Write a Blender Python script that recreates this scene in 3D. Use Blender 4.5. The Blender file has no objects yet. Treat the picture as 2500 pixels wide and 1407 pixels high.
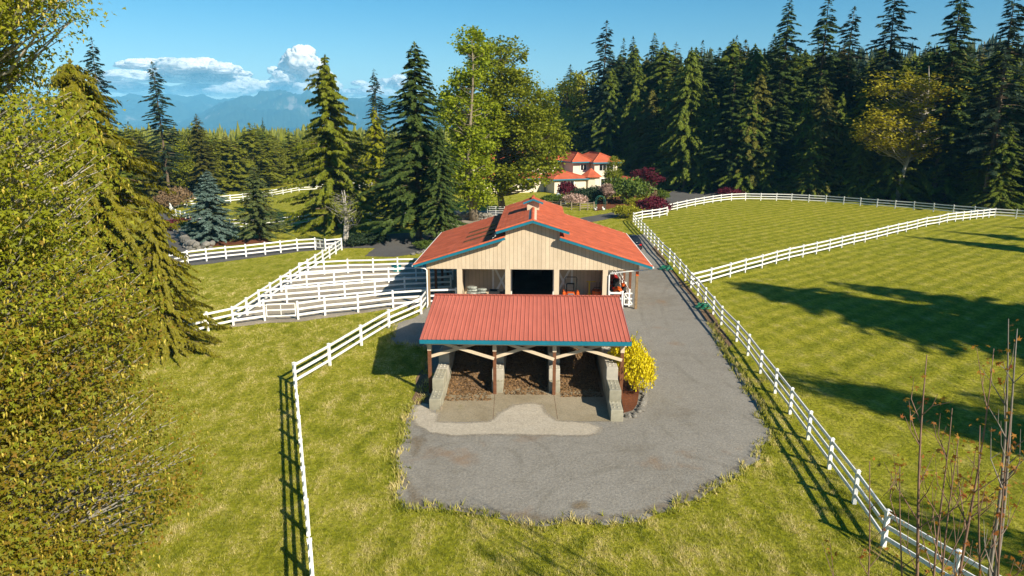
import bpy, math, random
import numpy as np
from mathutils import Vector, Matrix, noise

# ---------------------------------------------------------------- camera, sky, sun
scn = bpy.context.scene
COL = scn.collection
FPX, HOR, CAMH = 1667.0, 301.0, 14.0
PITCH = math.atan((703.5 - HOR) / FPX)
cam = bpy.data.cameras.new('camera')
cam.sensor_width = 36.0
cam.lens = 36.0 * FPX / 2500.0
cam.clip_start = 0.1
cam.clip_end = 80000
camo = bpy.data.objects.new('camera', cam)
camo.location = (0, 0, CAMH)
camo.rotation_euler = (math.pi / 2 - PITCH, 0, 0)
COL.objects.link(camo)
scn.camera = camo

SUN_EL = math.radians(33)
SUN_AZ = math.radians(137)          # clockwise from +Y: behind the camera, to its right
world = bpy.data.worlds.new('World')
scn.world = world
world.use_nodes = True
wn = world.node_tree
bg = wn.nodes['Background']
sky = wn.nodes.new('ShaderNodeTexSky')
sky.sky_type = 'NISHITA'
sky.sun_disc = False
sky.sun_elevation = SUN_EL
sky.sun_rotation = SUN_AZ
sky.altitude = 200
sky.air_density = 1.0
sky.dust_density = 0.25
sky.ozone_density = 3.0
hs = wn.nodes.new('ShaderNodeHueSaturation')
hs.inputs['Saturation'].default_value = 1.45
hs.inputs['Hue'].default_value = 0.492
wn.links.new(sky.outputs[0], hs.inputs['Color'])
wn.links.new(hs.outputs[0], bg.inputs[0])
bg.inputs[1].default_value = 0.061

sl = bpy.data.lights.new('sun', 'SUN')
sl.energy = 4.9
sl.angle = math.radians(0.55)
sl.color = (1.0, 0.91, 0.74)
slo = bpy.data.objects.new('sun', sl)
sd = Vector((math.sin(SUN_AZ) * math.cos(SUN_EL), math.cos(SUN_AZ) * math.cos(SUN_EL), math.sin(SUN_EL)))
slo.rotation_euler = (-sd).to_track_quat('-Z', 'Y').to_euler()
slo.location = (60, -60, 80)
COL.objects.link(slo)

scn.render.engine = 'CYCLES'
vs = scn.view_settings
vs.view_transform = 'Standard'
vs.look = 'None'
vs.gamma = 1.0
vs.use_curve_mapping = False
vs.exposure = 0.9
cy = scn.cycles
cy.use_denoising = True
try:
    cy.denoiser = 'OPENIMAGEDENOISE'
except Exception:
    pass
cy.max_bounces = 8
cy.diffuse_bounces = 5
cy.glossy_bounces = 2
cy.transmission_bounces = 3
cy.transparent_max_bounces = 12
cy.volume_bounces = 0
cy.sample_clamp_indirect = 6

# ---------------------------------------------------------------- helpers
CP, SP = math.cos(PITCH), math.sin(PITCH)


def G(px, py, z=0.0):
    """point of the place at height z that a photograph pixel shows"""
    dx = (px - 1250.0) / FPX
    dy = (py - 703.5) / FPX
    d = (dx, CP - dy * SP, -SP - dy * CP)
    t = (z - CAMH) / d[2]
    return Vector((d[0] * t, d[1] * t, z))


def Pd(px, py, D):
    """point at forward distance D that a photograph pixel shows"""
    dx = (px - 1250.0) / FPX
    dy = (py - 703.5) / FPX
    d = (dx, CP - dy * SP, -SP - dy * CP)
    t = D / d[1]
    return Vector((d[0] * t, D, CAMH + d[2] * t))


def tag(o, label=None, cat=None, group=None, kind=None):
    if label:
        o['label'] = label
    if cat:
        o['category'] = cat
    if group:
        o['group'] = group
    if kind:
        o['kind'] = kind
    return o


def empty(name, loc=(0, 0, 0), rz=0.0, label=None, cat=None, group=None):
    o = bpy.data.objects.new(name, None)
    o.empty_display_size = 0.2
    o.location = loc
    o.rotation_euler = (0, 0, rz)
    COL.objects.link(o)
    tag(o, label, cat, group)
    return o


def link(name, me, parent=None, loc=None, rot=None, scale=None):
    o = bpy.data.objects.new(name, me)
    COL.objects.link(o)
    if parent:
        o.parent = parent
    if loc is not None:
        o.location = loc
    if rot is not None:
        o.rotation_euler = rot
    if scale is not None:
        o.scale = scale
    return o


class MB:
    """collects verts and faces of one mesh"""

    def __init__(s):
        s.v = []
        s.f = []
        s.n = 0

    def add(s, V, F):
        s.v.append(np.asarray(V, dtype=np.float32).reshape(-1, 3))
        s.f.extend([tuple(i + s.n for i in f) for f in F])
        s.n += len(s.v[-1])
        return s

    def addn(s, V, F):
        V = np.asarray(V, dtype=np.float32).reshape(-1, 3)
        F = np.asarray(F, dtype=np.int64) + s.n
        s.v.append(V)
        s.f.extend(map(tuple, F.tolist()))
        s.n += len(V)
        return s

    def box(s, c, d, m=None):
        x, y, z = c
        a, b, e = d[0] / 2, d[1] / 2, d[2] / 2
        V = [(i * a, j * b, k * e) for k in (-1, 1) for j in (-1, 1) for i in (-1, 1)]
        if m is not None:
            V = [tuple(m @ Vector(q)) for q in V]
        V = [(q[0] + x, q[1] + y, q[2] + z) for q in V]
        return s.add(V, BOXF)

    def bar(s, a, b, w, h, roll=None):
        """box from a to b, w across, h the other way"""
        a, b = Vector(a), Vector(b)
        d = b - a
        L = d.length
        ex = d.normalized()
        up = Vector(roll) if roll else Vector((0, 0, 1))
        if abs(ex.dot(up)) > 0.99:
            up = Vector((0, 1, 0))
        ey = up.cross(ex).normalized()
        ez = ex.cross(ey)
        V = []
        for k in (-1, 1):
            for j in (-1, 1):
                for i in (0, 1):
                    V.append(a + ex * (L * i) + ey * (j * w / 2) + ez * (k * h / 2))
        return s.add([tuple(q) for q in V], BOXF)

    def tube(s, pts, rad, n=6, cap=True):
        V, F = tube(pts, rad, n, cap)
        return s.add(V, F)

    def prism(s, poly, ext, off=(0, 0, 0)):
        """polygon (3-D points) extruded along vector ext"""
        n = len(poly)
        e = Vector(ext)
        V = [tuple(Vector(q)) for q in poly] + [tuple(Vector(q) + e) for q in poly]
        F = [tuple(range(n))[::-1], tuple(range(n, 2 * n))]
        F += [(i, (i + 1) % n, n + (i + 1) % n, n + i) for i in range(n)]
        return s.add(V, F)

    def mesh(s, name, mat=None, smooth=False):
        me = bpy.data.meshes.new(name)
        V = np.concatenate(s.v) if s.v else np.zeros((0, 3))
        me.from_pydata(V.tolist(), [], s.f)
        if mat:
            for m in (mat if isinstance(mat, (list, tuple)) else [mat]):
                me.materials.append(m)
        if smooth:
            me.polygons.foreach_set('use_smooth', [True] * len(me.polygons))
        me.update()
        return me

    def build(s, name, mat=None, parent=None, smooth=False, **k):
        return link(name, s.mesh(name, mat, smooth), parent, **k)


BOXF = [(0, 2, 3, 1), (4, 5, 7, 6), (0, 1, 5, 4), (2, 6, 7, 3), (0, 4, 6, 2), (1, 3, 7, 5)]


def tube(pts, rad, n=6, cap=True):
    pts = [Vector(p) for p in pts]
    m = len(pts)
    if not hasattr(rad, '__len__'):
        rad = [rad] * m
    V, F = [], []
    ref = Vector((0.31, 0.17, 0.94))
    for i, p in enumerate(pts):
        d = (pts[min(i + 1, m - 1)] - pts[max(i - 1, 0)])
        d = d.normalized() if d.length > 1e-9 else Vector((0, 0, 1))
        r_ = ref if abs(d.dot(ref)) < 0.95 else Vector((1, 0, 0))
        a = d.cross(r_).normalized()
        b = d.cross(a)
        for k in range(n):
            t = 2 * math.pi * k / n
            V.append(tuple(p + (a * math.cos(t) + b * math.sin(t)) * rad[i]))
    for i in range(m - 1):
        for k in range(n):
            F.append((i * n + k, i * n + (k + 1) % n, (i + 1) * n + (k + 1) % n, (i + 1) * n + k))
    if cap:
        F.append(tuple(range(n))[::-1])
        F.append(tuple(range((m - 1) * n, m * n)))
    return V, F


def np_mesh(name, V, F, mat, smooth=False):
    """fast mesh from numpy arrays; F is (n, 3) or (n, 4)"""
    me = bpy.data.meshes.new(name)
    V = np.ascontiguousarray(V, dtype=np.float32)
    F = np.ascontiguousarray(F, dtype=np.int32)
    n, k = F.shape
    me.vertices.add(len(V))
    me.vertices.foreach_set('co', V.ravel())
    me.loops.add(n * k)
    me.loops.foreach_set('vertex_index', F.ravel())
    me.polygons.add(n)
    me.polygons.foreach_set('loop_start', np.arange(0, n * k, k, dtype=np.int32))
    try:
        me.polygons.foreach_set('loop_total', np.full(n, k, dtype=np.int32))
    except Exception:
        pass
    me.update(calc_edges=True)
    if not smooth:
        me.shade_flat()
    for m in (mat if isinstance(mat, (list, tuple)) else [mat]):
        me.materials.append(m)
    return me


def stamp(tv, tf, pos, R, sc):
    """template tv (k,3), faces tf (m,q) at pos (n,3) with rotations R (n,3,3) and scales sc (n,) or (n,3)"""
    tv = np.asarray(tv, float)
    tf = np.asarray(tf, int)
    n, k = len(pos), len(tv)
    sc = np.asarray(sc, float)
    if sc.ndim == 1:
        sc = sc[:, None]
    loc = tv[None] * (sc[:, None, :])
    V = np.einsum('nij,nkj->nki', R, loc) + pos[:, None, :]
    F = tf[None] + (np.arange(n) * k)[:, None, None]
    return V.reshape(-1, 3), F.reshape(-1, tf.shape[1])


def unit(a):
    return a / np.maximum(np.linalg.norm(a, axis=-1, keepdims=True), 1e-9)


def frames(x, up):
    """rotations whose X column is x and whose Z column is near up"""
    x = unit(x)
    y = unit(np.cross(up, x))
    z = np.cross(x, y)
    return np.stack([x, y, z], axis=-1)


def poly_pts(pxs, z):
    return [G(a, b, z) for a, b in pxs]


# ---------------------------------------------------------------- materials
def new_mat(name):
    m = bpy.data.materials.new(name)
    m.use_nodes = True
    nt = m.node_tree
    return m, nt, nt.nodes['Principled BSDF'], nt.nodes['Material Output']


def nd(nt, t, **k):
    n = nt.nodes.new(t)
    for a, b in k.items():
        if a.startswith('i_'):
            n.inputs[a[2:].replace('_', ' ')].default_value = b
        else:
            setattr(n, a, b)
    return n


def ramp(nt, stops, fac):
    r = nt.nodes.new('ShaderNodeValToRGB')
    e = r.color_ramp.elements
    while len(e) > 1:
        e.remove(e[-1])
    e[0].position = stops[0][0]
    e[0].color = (*stops[0][1], 1)
    for p, c in stops[1:]:
        q = e.new(p)
        q.color = (*c, 1)
    nt.links.new(fac, r.inputs[0])
    return r.outputs[0]


def mixc(nt, fac, a, b, mode='MIX'):
    m = nt.nodes.new('ShaderNodeMix')
    m.data_type = 'RGBA'
    m.blend_type = mode
    if isinstance(fac, (int, float)):
        m.inputs[0].default_value = fac
    else:
        nt.links.new(fac, m.inputs[0])
    for s, i in ((a, 6), (b, 7)):
        if isinstance(s, tuple):
            m.inputs[i].default_value = (*s, 1)
        else:
            nt.links.new(s, m.inputs[i])
    return m.outputs[2]


def coord(nt, which='Object', scale=(1, 1, 1), rot=(0, 0, 0)):
    tc = nt.nodes.new('ShaderNodeTexCoord')
    mp = nt.nodes.new('ShaderNodeMapping')
    mp.inputs['Scale'].default_value = scale
    mp.inputs['Rotation'].default_value = rot
    nt.links.new(tc.outputs[which], mp.inputs[0])
    return mp.outputs[0]


def wpos(nt, scale=(1, 1, 1), rot=(0, 0, 0)):
    g = nt.nodes.new('ShaderNodeNewGeometry')
    mp = nt.nodes.new('ShaderNodeMapping')
    mp.inputs['Scale'].default_value = scale
    mp.inputs['Rotation'].default_value = rot
    nt.links.new(g.outputs['Position'], mp.inputs[0])
    return mp.outputs[0]


def noi(nt, vec, scale, detail=4, rough=0.55, dist=0.0):
    n = nt.nodes.new('ShaderNodeTexNoise')
    n.inputs['Scale'].default_value = scale
    n.inputs['Detail'].default_value = detail
    n.inputs['Roughness'].default_value = rough
    n.inputs['Distortion'].default_value = dist
    nt.links.new(vec, n.inputs['Vector'])
    return n.outputs['Fac']


def bump(nt, b, h, strength=0.4, dist=0.02):
    n = nt.nodes.new('ShaderNodeBump')
    n.inputs['Strength'].default_value = strength
    n.inputs['Distance'].default_value = dist
    nt.links.new(h, n.inputs['Height'])
    nt.links.new(n.outputs[0], b.inputs['Normal'])


def spec(b, v):
    b.inputs['Specular IOR Level'].default_value = v


def simple(name, c, rough=0.6, var=0.12, scale=3.0, sp=0.4, metal=0.0, bmp=0.0, bscale=40.0, island=0.0):
    """paint, wood, metal ...: base colour with mottled variation, optionally per-piece variation"""
    m, nt, b, out = new_mat(name)
    v = coord(nt, 'Object')
    f = noi(nt, v, scale, 5, 0.6)
    lo = tuple(max(0, x * (1 - var)) for x in c)
    hi = tuple(min(1, x * (1 + var)) for x in c)
    col = ramp(nt, [(0.3, lo), (0.7, hi)], f)
    if island > 0:
        g = nt.nodes.new('ShaderNodeNewGeometry')
        oi = nt.nodes.new('ShaderNodeObjectInfo')
        ad = nd(nt, 'ShaderNodeMath', operation='ADD')
        nt.links.new(g.outputs['Random Per Island'], ad.inputs[0])
        nt.links.new(oi.outputs['Random'], ad.inputs[1])
        fr = nd(nt, 'ShaderNodeMath', operation='FRACT')
        nt.links.new(ad.outputs[0], fr.inputs[0])
        k = ramp(nt, [(0.0, (1 - island,) * 3), (1.0, (1 + island * 0.6,) * 3)], fr.outputs[0])
        col = mixc(nt, 1.0, col, k, 'MULTIPLY')
    nt.links.new(col, b.inputs['Base Color'])
    b.inputs['Roughness'].default_value = rough
    b.inputs['Metallic'].default_value = metal
    spec(b, sp)
    if bmp:
        bump(nt, b, noi(nt, v, bscale, 6, 0.6), bmp, 0.01)
    return m


def leafmat(name, cols, trans=0.3, patch=0.35, pscale=0.5, tr_tint=(1.0, 1.0, 0.6), rough=0.55, sp=0.25, stretch=(1, 1, 1)):
    """foliage: colour differs from leaf to leaf, from patch to patch and a little from plant to plant"""
    m, nt, b, out = new_mat(name)
    g = nt.nodes.new('ShaderNodeNewGeometry')
    oi = nt.nodes.new('ShaderNodeObjectInfo')
    f = noi(nt, wpos(nt, stretch), pscale, 4, 0.65)
    if stretch != (1, 1, 1):
        fm = nd(nt, 'ShaderNodeMapRange')
        nt.links.new(f, fm.inputs[0])
        fm.inputs[1].default_value = 0.34
        fm.inputs[2].default_value = 0.66
        f = fm.outputs[0]
    a = nd(nt, 'ShaderNodeMath', operation='MULTIPLY')
    nt.links.new(g.outputs['Random Per Island'], a.inputs[0])
    a.inputs[1].default_value = 1 - patch
    c = nd(nt, 'ShaderNodeMath', operation='MULTIPLY_ADD')
    nt.links.new(f, c.inputs[0])
    c.inputs[1].default_value = patch * 1.6
    nt.links.new(a.outputs[0], c.inputs[2])
    d = nd(nt, 'ShaderNodeMath', operation='MULTIPLY_ADD')
    nt.links.new(oi.outputs['Random'], d.inputs[0])
    d.inputs[1].default_value = 0.22
    nt.links.new(c.outputs[0], d.inputs[2])
    e = nd(nt, 'ShaderNodeMath', operation='SUBTRACT')
    nt.links.new(d.outputs[0], e.inputs[0])
    e.inputs[1].default_value = 0.11 + patch * 0.3
    n = len(cols)
    col = ramp(nt, [(i / (n - 1), cc) for i, cc in enumerate(cols)], e.outputs[0])
    nt.links.new(col, b.inputs['Base Color'])
    b.inputs['Roughness'].default_value = rough
    spec(b, sp)
    t = nt.nodes.new('ShaderNodeBsdfTranslucent')
    nt.links.new(mixc(nt, 1.0, col, tr_tint, 'MULTIPLY'), t.inputs[0])
    mx = nt.nodes.new('ShaderNodeMixShader')
    mx.inputs[0].default_value = trans
    nt.links.new(b.outputs[0], mx.inputs[1])
    nt.links.new(t.outputs[0], mx.inputs[2])
    nt.links.new(mx.outputs[0], out.inputs['Surface'])
    return m


M = {}
def vinyl_mat():
    m, nt, b, out = new_mat('white vinyl')
    p = wpos(nt)
    f = ramp(nt, [(0.50, (0, 0, 0)), (0.75, (1, 1, 1))], noi(nt, p, 1.7, 6, 0.75))
    c = mixc(nt, f, (0.80, 0.79, 0.77), (0.60, 0.61, 0.52))
    f2 = ramp(nt, [(0.62, (0, 0, 0)), (0.8, (1, 1, 1))], noi(nt, wpos(nt, (1, 1, 0.3)), 9.0, 5, 0.7))
    c = mixc(nt, mixc(nt, 0.5, (0, 0, 0), f2), c, (0.45, 0.42, 0.34))
    nt.links.new(c, b.inputs['Base Color'])
    b.inputs['Roughness'].default_value = 0.42
    spec(b, 0.35)
    return m


M['vinyl'] = vinyl_mat()
M['cream'] = simple('cream painted siding', (0.60, 0.485, 0.345), 0.7, 0.05, 2.0, 0.25, bmp=0.15, bscale=30, island=0.06)
M['creamtrim'] = simple('cream painted timber', (0.58, 0.47, 0.34), 0.65, 0.05, 4, 0.3)
M['whitetrim'] = simple('off white painted trim', (0.80, 0.76, 0.69), 0.55, 0.05, 4, 0.3)
M['teal'] = simple('teal painted fascia', (0.006, 0.15, 0.22), 0.5, 0.1, 2, 0.4)
M['tile'] = simple('terracotta roof tile', (0.50, 0.118, 0.058), 0.85, 0.14, 0.8, 0.08, bmp=0.2, bscale=25, island=0.14)
M['tiledark'] = simple('moss stained tile', (0.10, 0.055, 0.03), 0.9, 0.3, 6, 0.1)
M['redmetal'] = simple('red painted roofing steel', (0.46, 0.130, 0.088), 0.6, 0.07, 0.7, 0.15, island=0.05)
def add_streaks(m, sc, lo, hi, amt):
    nt = m.node_tree
    b = nt.nodes['Principled BSDF']
    src = b.inputs['Base Color'].links[0].from_socket
    f = ramp(nt, [(0.40, lo), (0.66, hi)], noi(nt, wpos(nt, sc), 1.0, 6, 0.7))
    nt.links.new(mixc(nt, amt, src, mixc(nt, 1.0, src, f, 'MULTIPLY')), b.inputs['Base Color'])


add_streaks(M['redmetal'], (2.2, 0.35, 0.35), (0.84, 0.82, 0.80), (1.10, 1.14, 1.16), 0.5)
add_streaks(M['tile'], (0.5, 0.9, 0.5), (0.82, 0.80, 0.78), (1.12, 1.18, 1.20), 0.55)
add_streaks(M['cream'], (0.8, 0.8, 0.22), (0.88, 0.87, 0.85), (1.04, 1.04, 1.04), 0.8)
M['brownpost'] = simple('brown stained timber', (0.15, 0.062, 0.03), 0.8, 0.25, 8, 0.2, bmp=0.3)
M['tanpost'] = simple('weathered tan timber', (0.24, 0.16, 0.085), 0.8, 0.25, 8, 0.2, bmp=0.3)
M['greywood'] = simple('weathered grey split timber', (0.22, 0.18, 0.13), 0.9, 0.3, 6, 0.15, bmp=0.5)
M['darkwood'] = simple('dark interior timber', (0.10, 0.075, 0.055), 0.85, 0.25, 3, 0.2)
M['glass'] = simple('dark window glass', (0.012, 0.015, 0.018), 0.06, 0.2, 1, 0.6)
M['stucco'] = simple('cream stucco', (0.66, 0.575, 0.455), 0.85, 0.06, 0.6, 0.15, bmp=0.2, bscale=8)
M['orange'] = simple('orange enamel', (0.62, 0.10, 0.012), 0.35, 0.1, 6, 0.5)
M['redpaint'] = simple('red enamel', (0.45, 0.02, 0.018), 0.4, 0.12, 6, 0.5)
M['yellow'] = simple('yellow enamel', (0.55, 0.40, 0.02), 0.45, 0.1, 6, 0.5)
M['black'] = simple('black rubber and plastic', (0.018, 0.018, 0.019), 0.6, 0.2, 10, 0.4)
M['steel'] = simple('bare grey steel', (0.35, 0.36, 0.37), 0.4, 0.15, 10, 0.5, metal=0.8)
M['carblack'] = simple('black car paint', (0.008, 0.010, 0.016), 0.12, 0.1, 2, 0.6)
M['chrome'] = simple('chrome', (0.55, 0.55, 0.56), 0.15, 0.05, 5, 0.6, metal=1.0)
M['redlens'] = simple('red lamp lens', (0.45, 0.01, 0.01), 0.2, 0.1, 5, 0.6)
M['feedbag'] = simple('woven plastic sacking', (0.24, 0.25, 0.22), 0.7, 0.6, 5, 0.3)
M['tealplastic'] = simple('teal plastic', (0.01, 0.17, 0.18), 0.5, 0.1, 5, 0.4)
M['greenhose'] = simple('green garden hose', (0.02, 0.22, 0.12), 0.45, 0.15, 5, 0.4)
M['rock'] = simple('grey field stone', (0.19, 0.175, 0.15), 0.9, 0.35, 3, 0.2, bmp=0.6, bscale=8, island=0.25)
M['greenmetal'] = simple('dark green painted metal', (0.02, 0.10, 0.075), 0.5, 0.15, 6, 0.4)
M['whitestone'] = simple('white painted ornament', (0.75, 0.73, 0.70), 0.6, 0.05, 6, 0.3)
M['bluewater'] = simple('pale blue fountain basin', (0.35, 0.40, 0.43), 0.5, 0.1, 4, 0.4)

M['bark'] = simple('grey brown bark', (0.13, 0.095, 0.065), 0.9, 0.4, 4, 0.1, bmp=0.7, bscale=12)
M['barkpale'] = simple('pale grey bark', (0.36, 0.33, 0.28), 0.85, 0.3, 4, 0.15, bmp=0.5, bscale=12)
M['saplingbark'] = simple('grey sapling bark', (0.21, 0.18, 0.15), 0.8, 0.3, 5, 0.15)
M['barkmid'] = simple('brown grey bark', (0.22, 0.18, 0.13), 0.85, 0.3, 4, 0.12, bmp=0.5, bscale=12)
M['twigbark'] = simple('reddish sapling bark', (0.20, 0.12, 0.085), 0.7, 0.3, 6, 0.2)

L = {}
L['maple'] = leafmat('spring maple leaves', [(0.22, 0.15, 0.012), (0.20, 0.20, 0.010), (0.235, 0.265, 0.012), (0.32, 0.34, 0.018), (0.46, 0.42, 0.04)], 0.5, 0.4, 0.45)
L['maplebronze'] = leafmat('bronze young maple leaves', [(0.33, 0.16, 0.035), (0.27, 0.18, 0.016), (0.20, 0.19, 0.010), (0.26, 0.26, 0.012), (0.44, 0.36, 0.03)], 0.5, 0.45, 0.5)
L['raceme'] = leafmat('maple flower clusters', [(0.46, 0.35, 0.04), (0.62, 0.52, 0.10)], 0.3, 0.2, 0.6)
L['cedar'] = leafmat('cedar sprays', [(0.11, 0.10, 0.006), (0.22, 0.20, 0.008), (0.33, 0.28, 0.014)], 0.34, 0.4, 0.5)
L['fir'] = leafmat('fir needles', [(0.025, 0.044, 0.011), (0.055, 0.088, 0.017), (0.10, 0.135, 0.026)], 0.16, 0.4, 0.25)
L['fircool'] = leafmat('cool fir needles', [(0.012, 0.026, 0.013), (0.028, 0.048, 0.022), (0.05, 0.07, 0.03)], 0.10, 0.4, 0.25)
L['hemlock'] = leafmat('hemlock needles', [(0.055, 0.088, 0.010), (0.135, 0.175, 0.016), (0.235, 0.255, 0.026)], 0.28, 0.4, 0.25)
L['larch'] = leafmat('light green drooping foliage', [(0.10, 0.12, 0.008), (0.185, 0.21, 0.011), (0.28, 0.29, 0.018)], 0.32, 0.35, 0.4)
L['golden'] = leafmat('golden green foliage', [(0.14, 0.15, 0.006), (0.25, 0.26, 0.008), (0.36, 0.35, 0.012)], 0.3, 0.3, 0.4)
L['spruceblue'] = leafmat('blue spruce needles', [(0.06, 0.10, 0.075), (0.12, 0.18, 0.145), (0.20, 0.27, 0.23)], 0.10, 0.35, 0.8)
L['sprucegreen'] = leafmat('green spruce needles', [(0.065, 0.085, 0.028), (0.12, 0.15, 0.045), (0.18, 0.21, 0.07)], 0.14, 0.35, 0.8)
L['brownfir'] = leafmat('brownish green fir needles', [(0.065, 0.065, 0.010), (0.125, 0.12, 0.016), (0.18, 0.165, 0.03)], 0.14, 0.35, 0.4)
L['cotton'] = leafmat('bright spring leaves', [(0.14, 0.19, 0.010), (0.27, 0.33, 0.014), (0.40, 0.44, 0.022)], 0.48, 0.35, 0.4)
L['olive'] = leafmat('olive spring leaves', [(0.13, 0.155, 0.010), (0.22, 0.25, 0.014), (0.33, 0.34, 0.024)], 0.46, 0.35, 0.4)
L['ochre'] = leafmat('ochre spring leaves', [(0.24, 0.21, 0.012), (0.38, 0.33, 0.016), (0.50, 0.43, 0.03)], 0.46, 0.35, 0.4)
L['burgundy'] = leafmat('burgundy leaves', [(0.055, 0.004, 0.012), (0.12, 0.010, 0.024), (0.20, 0.022, 0.04)], 0.3, 0.3, 1.0, (1.0, 0.5, 0.5))
L['yellowbloom'] = leafmat('yellow flowering foliage', [(0.55, 0.43, 0.006), (0.74, 0.62, 0.010), (0.80, 0.72, 0.04)], 0.25, 0.3, 1.5)
L['goldshrub'] = leafmat('golden shrub foliage', [(0.16, 0.17, 0.010), (0.27, 0.26, 0.012), (0.36, 0.33, 0.016)], 0.25, 0.3, 1.0)
L['shrub'] = leafmat('green shrub foliage', [(0.04, 0.07, 0.010), (0.08, 0.12, 0.014), (0.13, 0.18, 0.02)], 0.25, 0.35, 0.8)
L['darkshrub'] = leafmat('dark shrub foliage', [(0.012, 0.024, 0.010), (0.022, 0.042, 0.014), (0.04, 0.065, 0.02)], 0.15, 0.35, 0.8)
L['pink'] = leafmat('pale pink blossom', [(0.30, 0.20, 0.15), (0.48, 0.32, 0.27), (0.60, 0.45, 0.38)], 0.3, 0.3, 1.0)
L['youngleaf'] = leafmat('coppery young leaves', [(0.28, 0.07, 0.02), (0.36, 0.15, 0.025), (0.38, 0.25, 0.03)], 0.4, 0.2, 1.0)
L['brownshrub'] = leafmat('tan shrub twigs', [(0.16, 0.10, 0.05), (0.24, 0.16, 0.08)], 0.2, 0.3, 1.0)
L['youngforest'] = leafmat('young forest foliage', [(0.11, 0.125, 0.014), (0.19, 0.205, 0.018), (0.27, 0.27, 0.03)], 0.25, 0.5, 0.08)
L['hillforest'] = leafmat('hill forest foliage', [(0.018, 0.032, 0.012), (0.032, 0.052, 0.016), (0.07, 0.08, 0.02)], 0.1, 0.5, 0.02)


def grass_blade_mat(name, cols):
    return leafmat(name, cols, 0.35, 0.5, 0.9, (1, 1, 0.6), 0.6, 0.2, (1.25, 0.7, 1))


L['grass'] = grass_blade_mat('grass blades', [(0.12, 0.15, 0.010), (0.26, 0.28, 0.026), (0.43, 0.40, 0.08), (0.62, 0.52, 0.20), (0.76, 0.63, 0.33)])
L['lawn'] = grass_blade_mat('mown grass blades', [(0.11, 0.13, 0.006), (0.23, 0.24, 0.010), (0.34, 0.32, 0.022), (0.42, 0.37, 0.06)])


def ground_mat():
    """meadow: green, straw and bare patches, with mowing rows to the right of the drive"""
    m, nt, b, out = new_mat('meadow ground')
    p = wpos(nt)
    big = noi(nt, p, 0.07, 4, 0.6)
    mid = noi(nt, wpos(nt, (1.25, 0.7, 1)), 0.9, 5, 0.7)
    fine = noi(nt, p, 5.0, 5, 0.8)
    col = ramp(nt, [(0.30, (0.15, 0.16, 0.008)), (0.44, (0.26, 0.26, 0.014)), (0.56, (0.38, 0.345, 0.045)), (0.70, (0.50, 0.41, 0.15))], mid)
    col2 = ramp(nt, [(0.3, (0.15, 0.18, 0.006)), (0.7, (0.29, 0.27, 0.018))], big)
    col = mixc(nt, 0.4, col, col2)
    col = mixc(nt, 0.75, col, ramp(nt, [(0.34, (0.22, 0.24, 0.22)), (0.5, (0.95, 0.95, 0.95)), (0.66, (1.5, 1.47, 1.55))], fine), 'MULTIPLY')
    # mowing rows: grass lying one way and the other, curving round
    w = nt.nodes.new('ShaderNodeTexWave')
    w.wave_type = 'BANDS'
    w.bands_direction = 'X'
    w.inputs['Scale'].default_value = 0.20
    w.inputs['Distortion'].default_value = 2.4
    w.inputs['Detail'].default_value = 4
    w.inputs['Detail Scale'].default_value = 0.5
    mp = nt.nodes.new('ShaderNodeMapping')
    mp.inputs['Rotation'].default_value = (0, 0, math.radians(231))
    nt.links.new(p, mp.inputs[0])
    nt.links.new(mp.outputs[0], w.inputs[0])
    rows = ramp(nt, [(0.1, (0.76, 0.80, 0.74)), (0.9, (1.08, 1.06, 1.08))], w.outputs['Fac'])
    sep = nt.nodes.new('ShaderNodeSeparateXYZ')
    nt.links.new(p, sep.inputs[0])
    msk = nd(nt, 'ShaderNodeMapRange')
    nt.links.new(sep.outputs[0], msk.inputs[0])
    msk.inputs[1].default_value = 14
    msk.inputs[2].default_value = 20
    col = mixc(nt, msk.outputs[0], col, mixc(nt, 1.0, col, rows, 'MULTIPLY'))
    # dark forest soil far out
    far = nd(nt, 'ShaderNodeMapRange')
    ln = nd(nt, 'ShaderNodeVectorMath', operation='LENGTH')
    nt.links.new(p, ln.inputs[0])
    nt.links.new(ln.outputs['Value'], far.inputs[0])
    far.inputs[1].default_value = 190
    far.inputs[2].default_value = 260
    col = mixc(nt, far.outputs[0], col, (0.022, 0.034, 0.012))
    nt.links.new(col, b.inputs['Base Color'])
    b.inputs['Roughness'].default_value = 0.9
    spec(b, 0.1)
    ad = nd(nt, 'ShaderNodeMath', operation='ADD')
    nt.links.new(mid, ad.inputs[0])
    nt.links.new(fine, ad.inputs[1])
    bump(nt, b, ad.outputs[0], 0.9, 0.16)
    return m


TRACKS = [(-1.8, 26.2, 2.2, 0.16), (-1.8, 26.2, 3.6, 0.16), (5.2, 21.6, 4.4, 0.17), (5.2, 21.6, 5.9, 0.17), (10.4, 30.2, 2.0, 0.16), (10.4, 30.2, 3.3, 0.16), (52.0, 44.0, 41.0, 0.2), (52.0, 44.0, 42.6, 0.2), (1.0, 30.0, 5.2, 0.15)]


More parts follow.
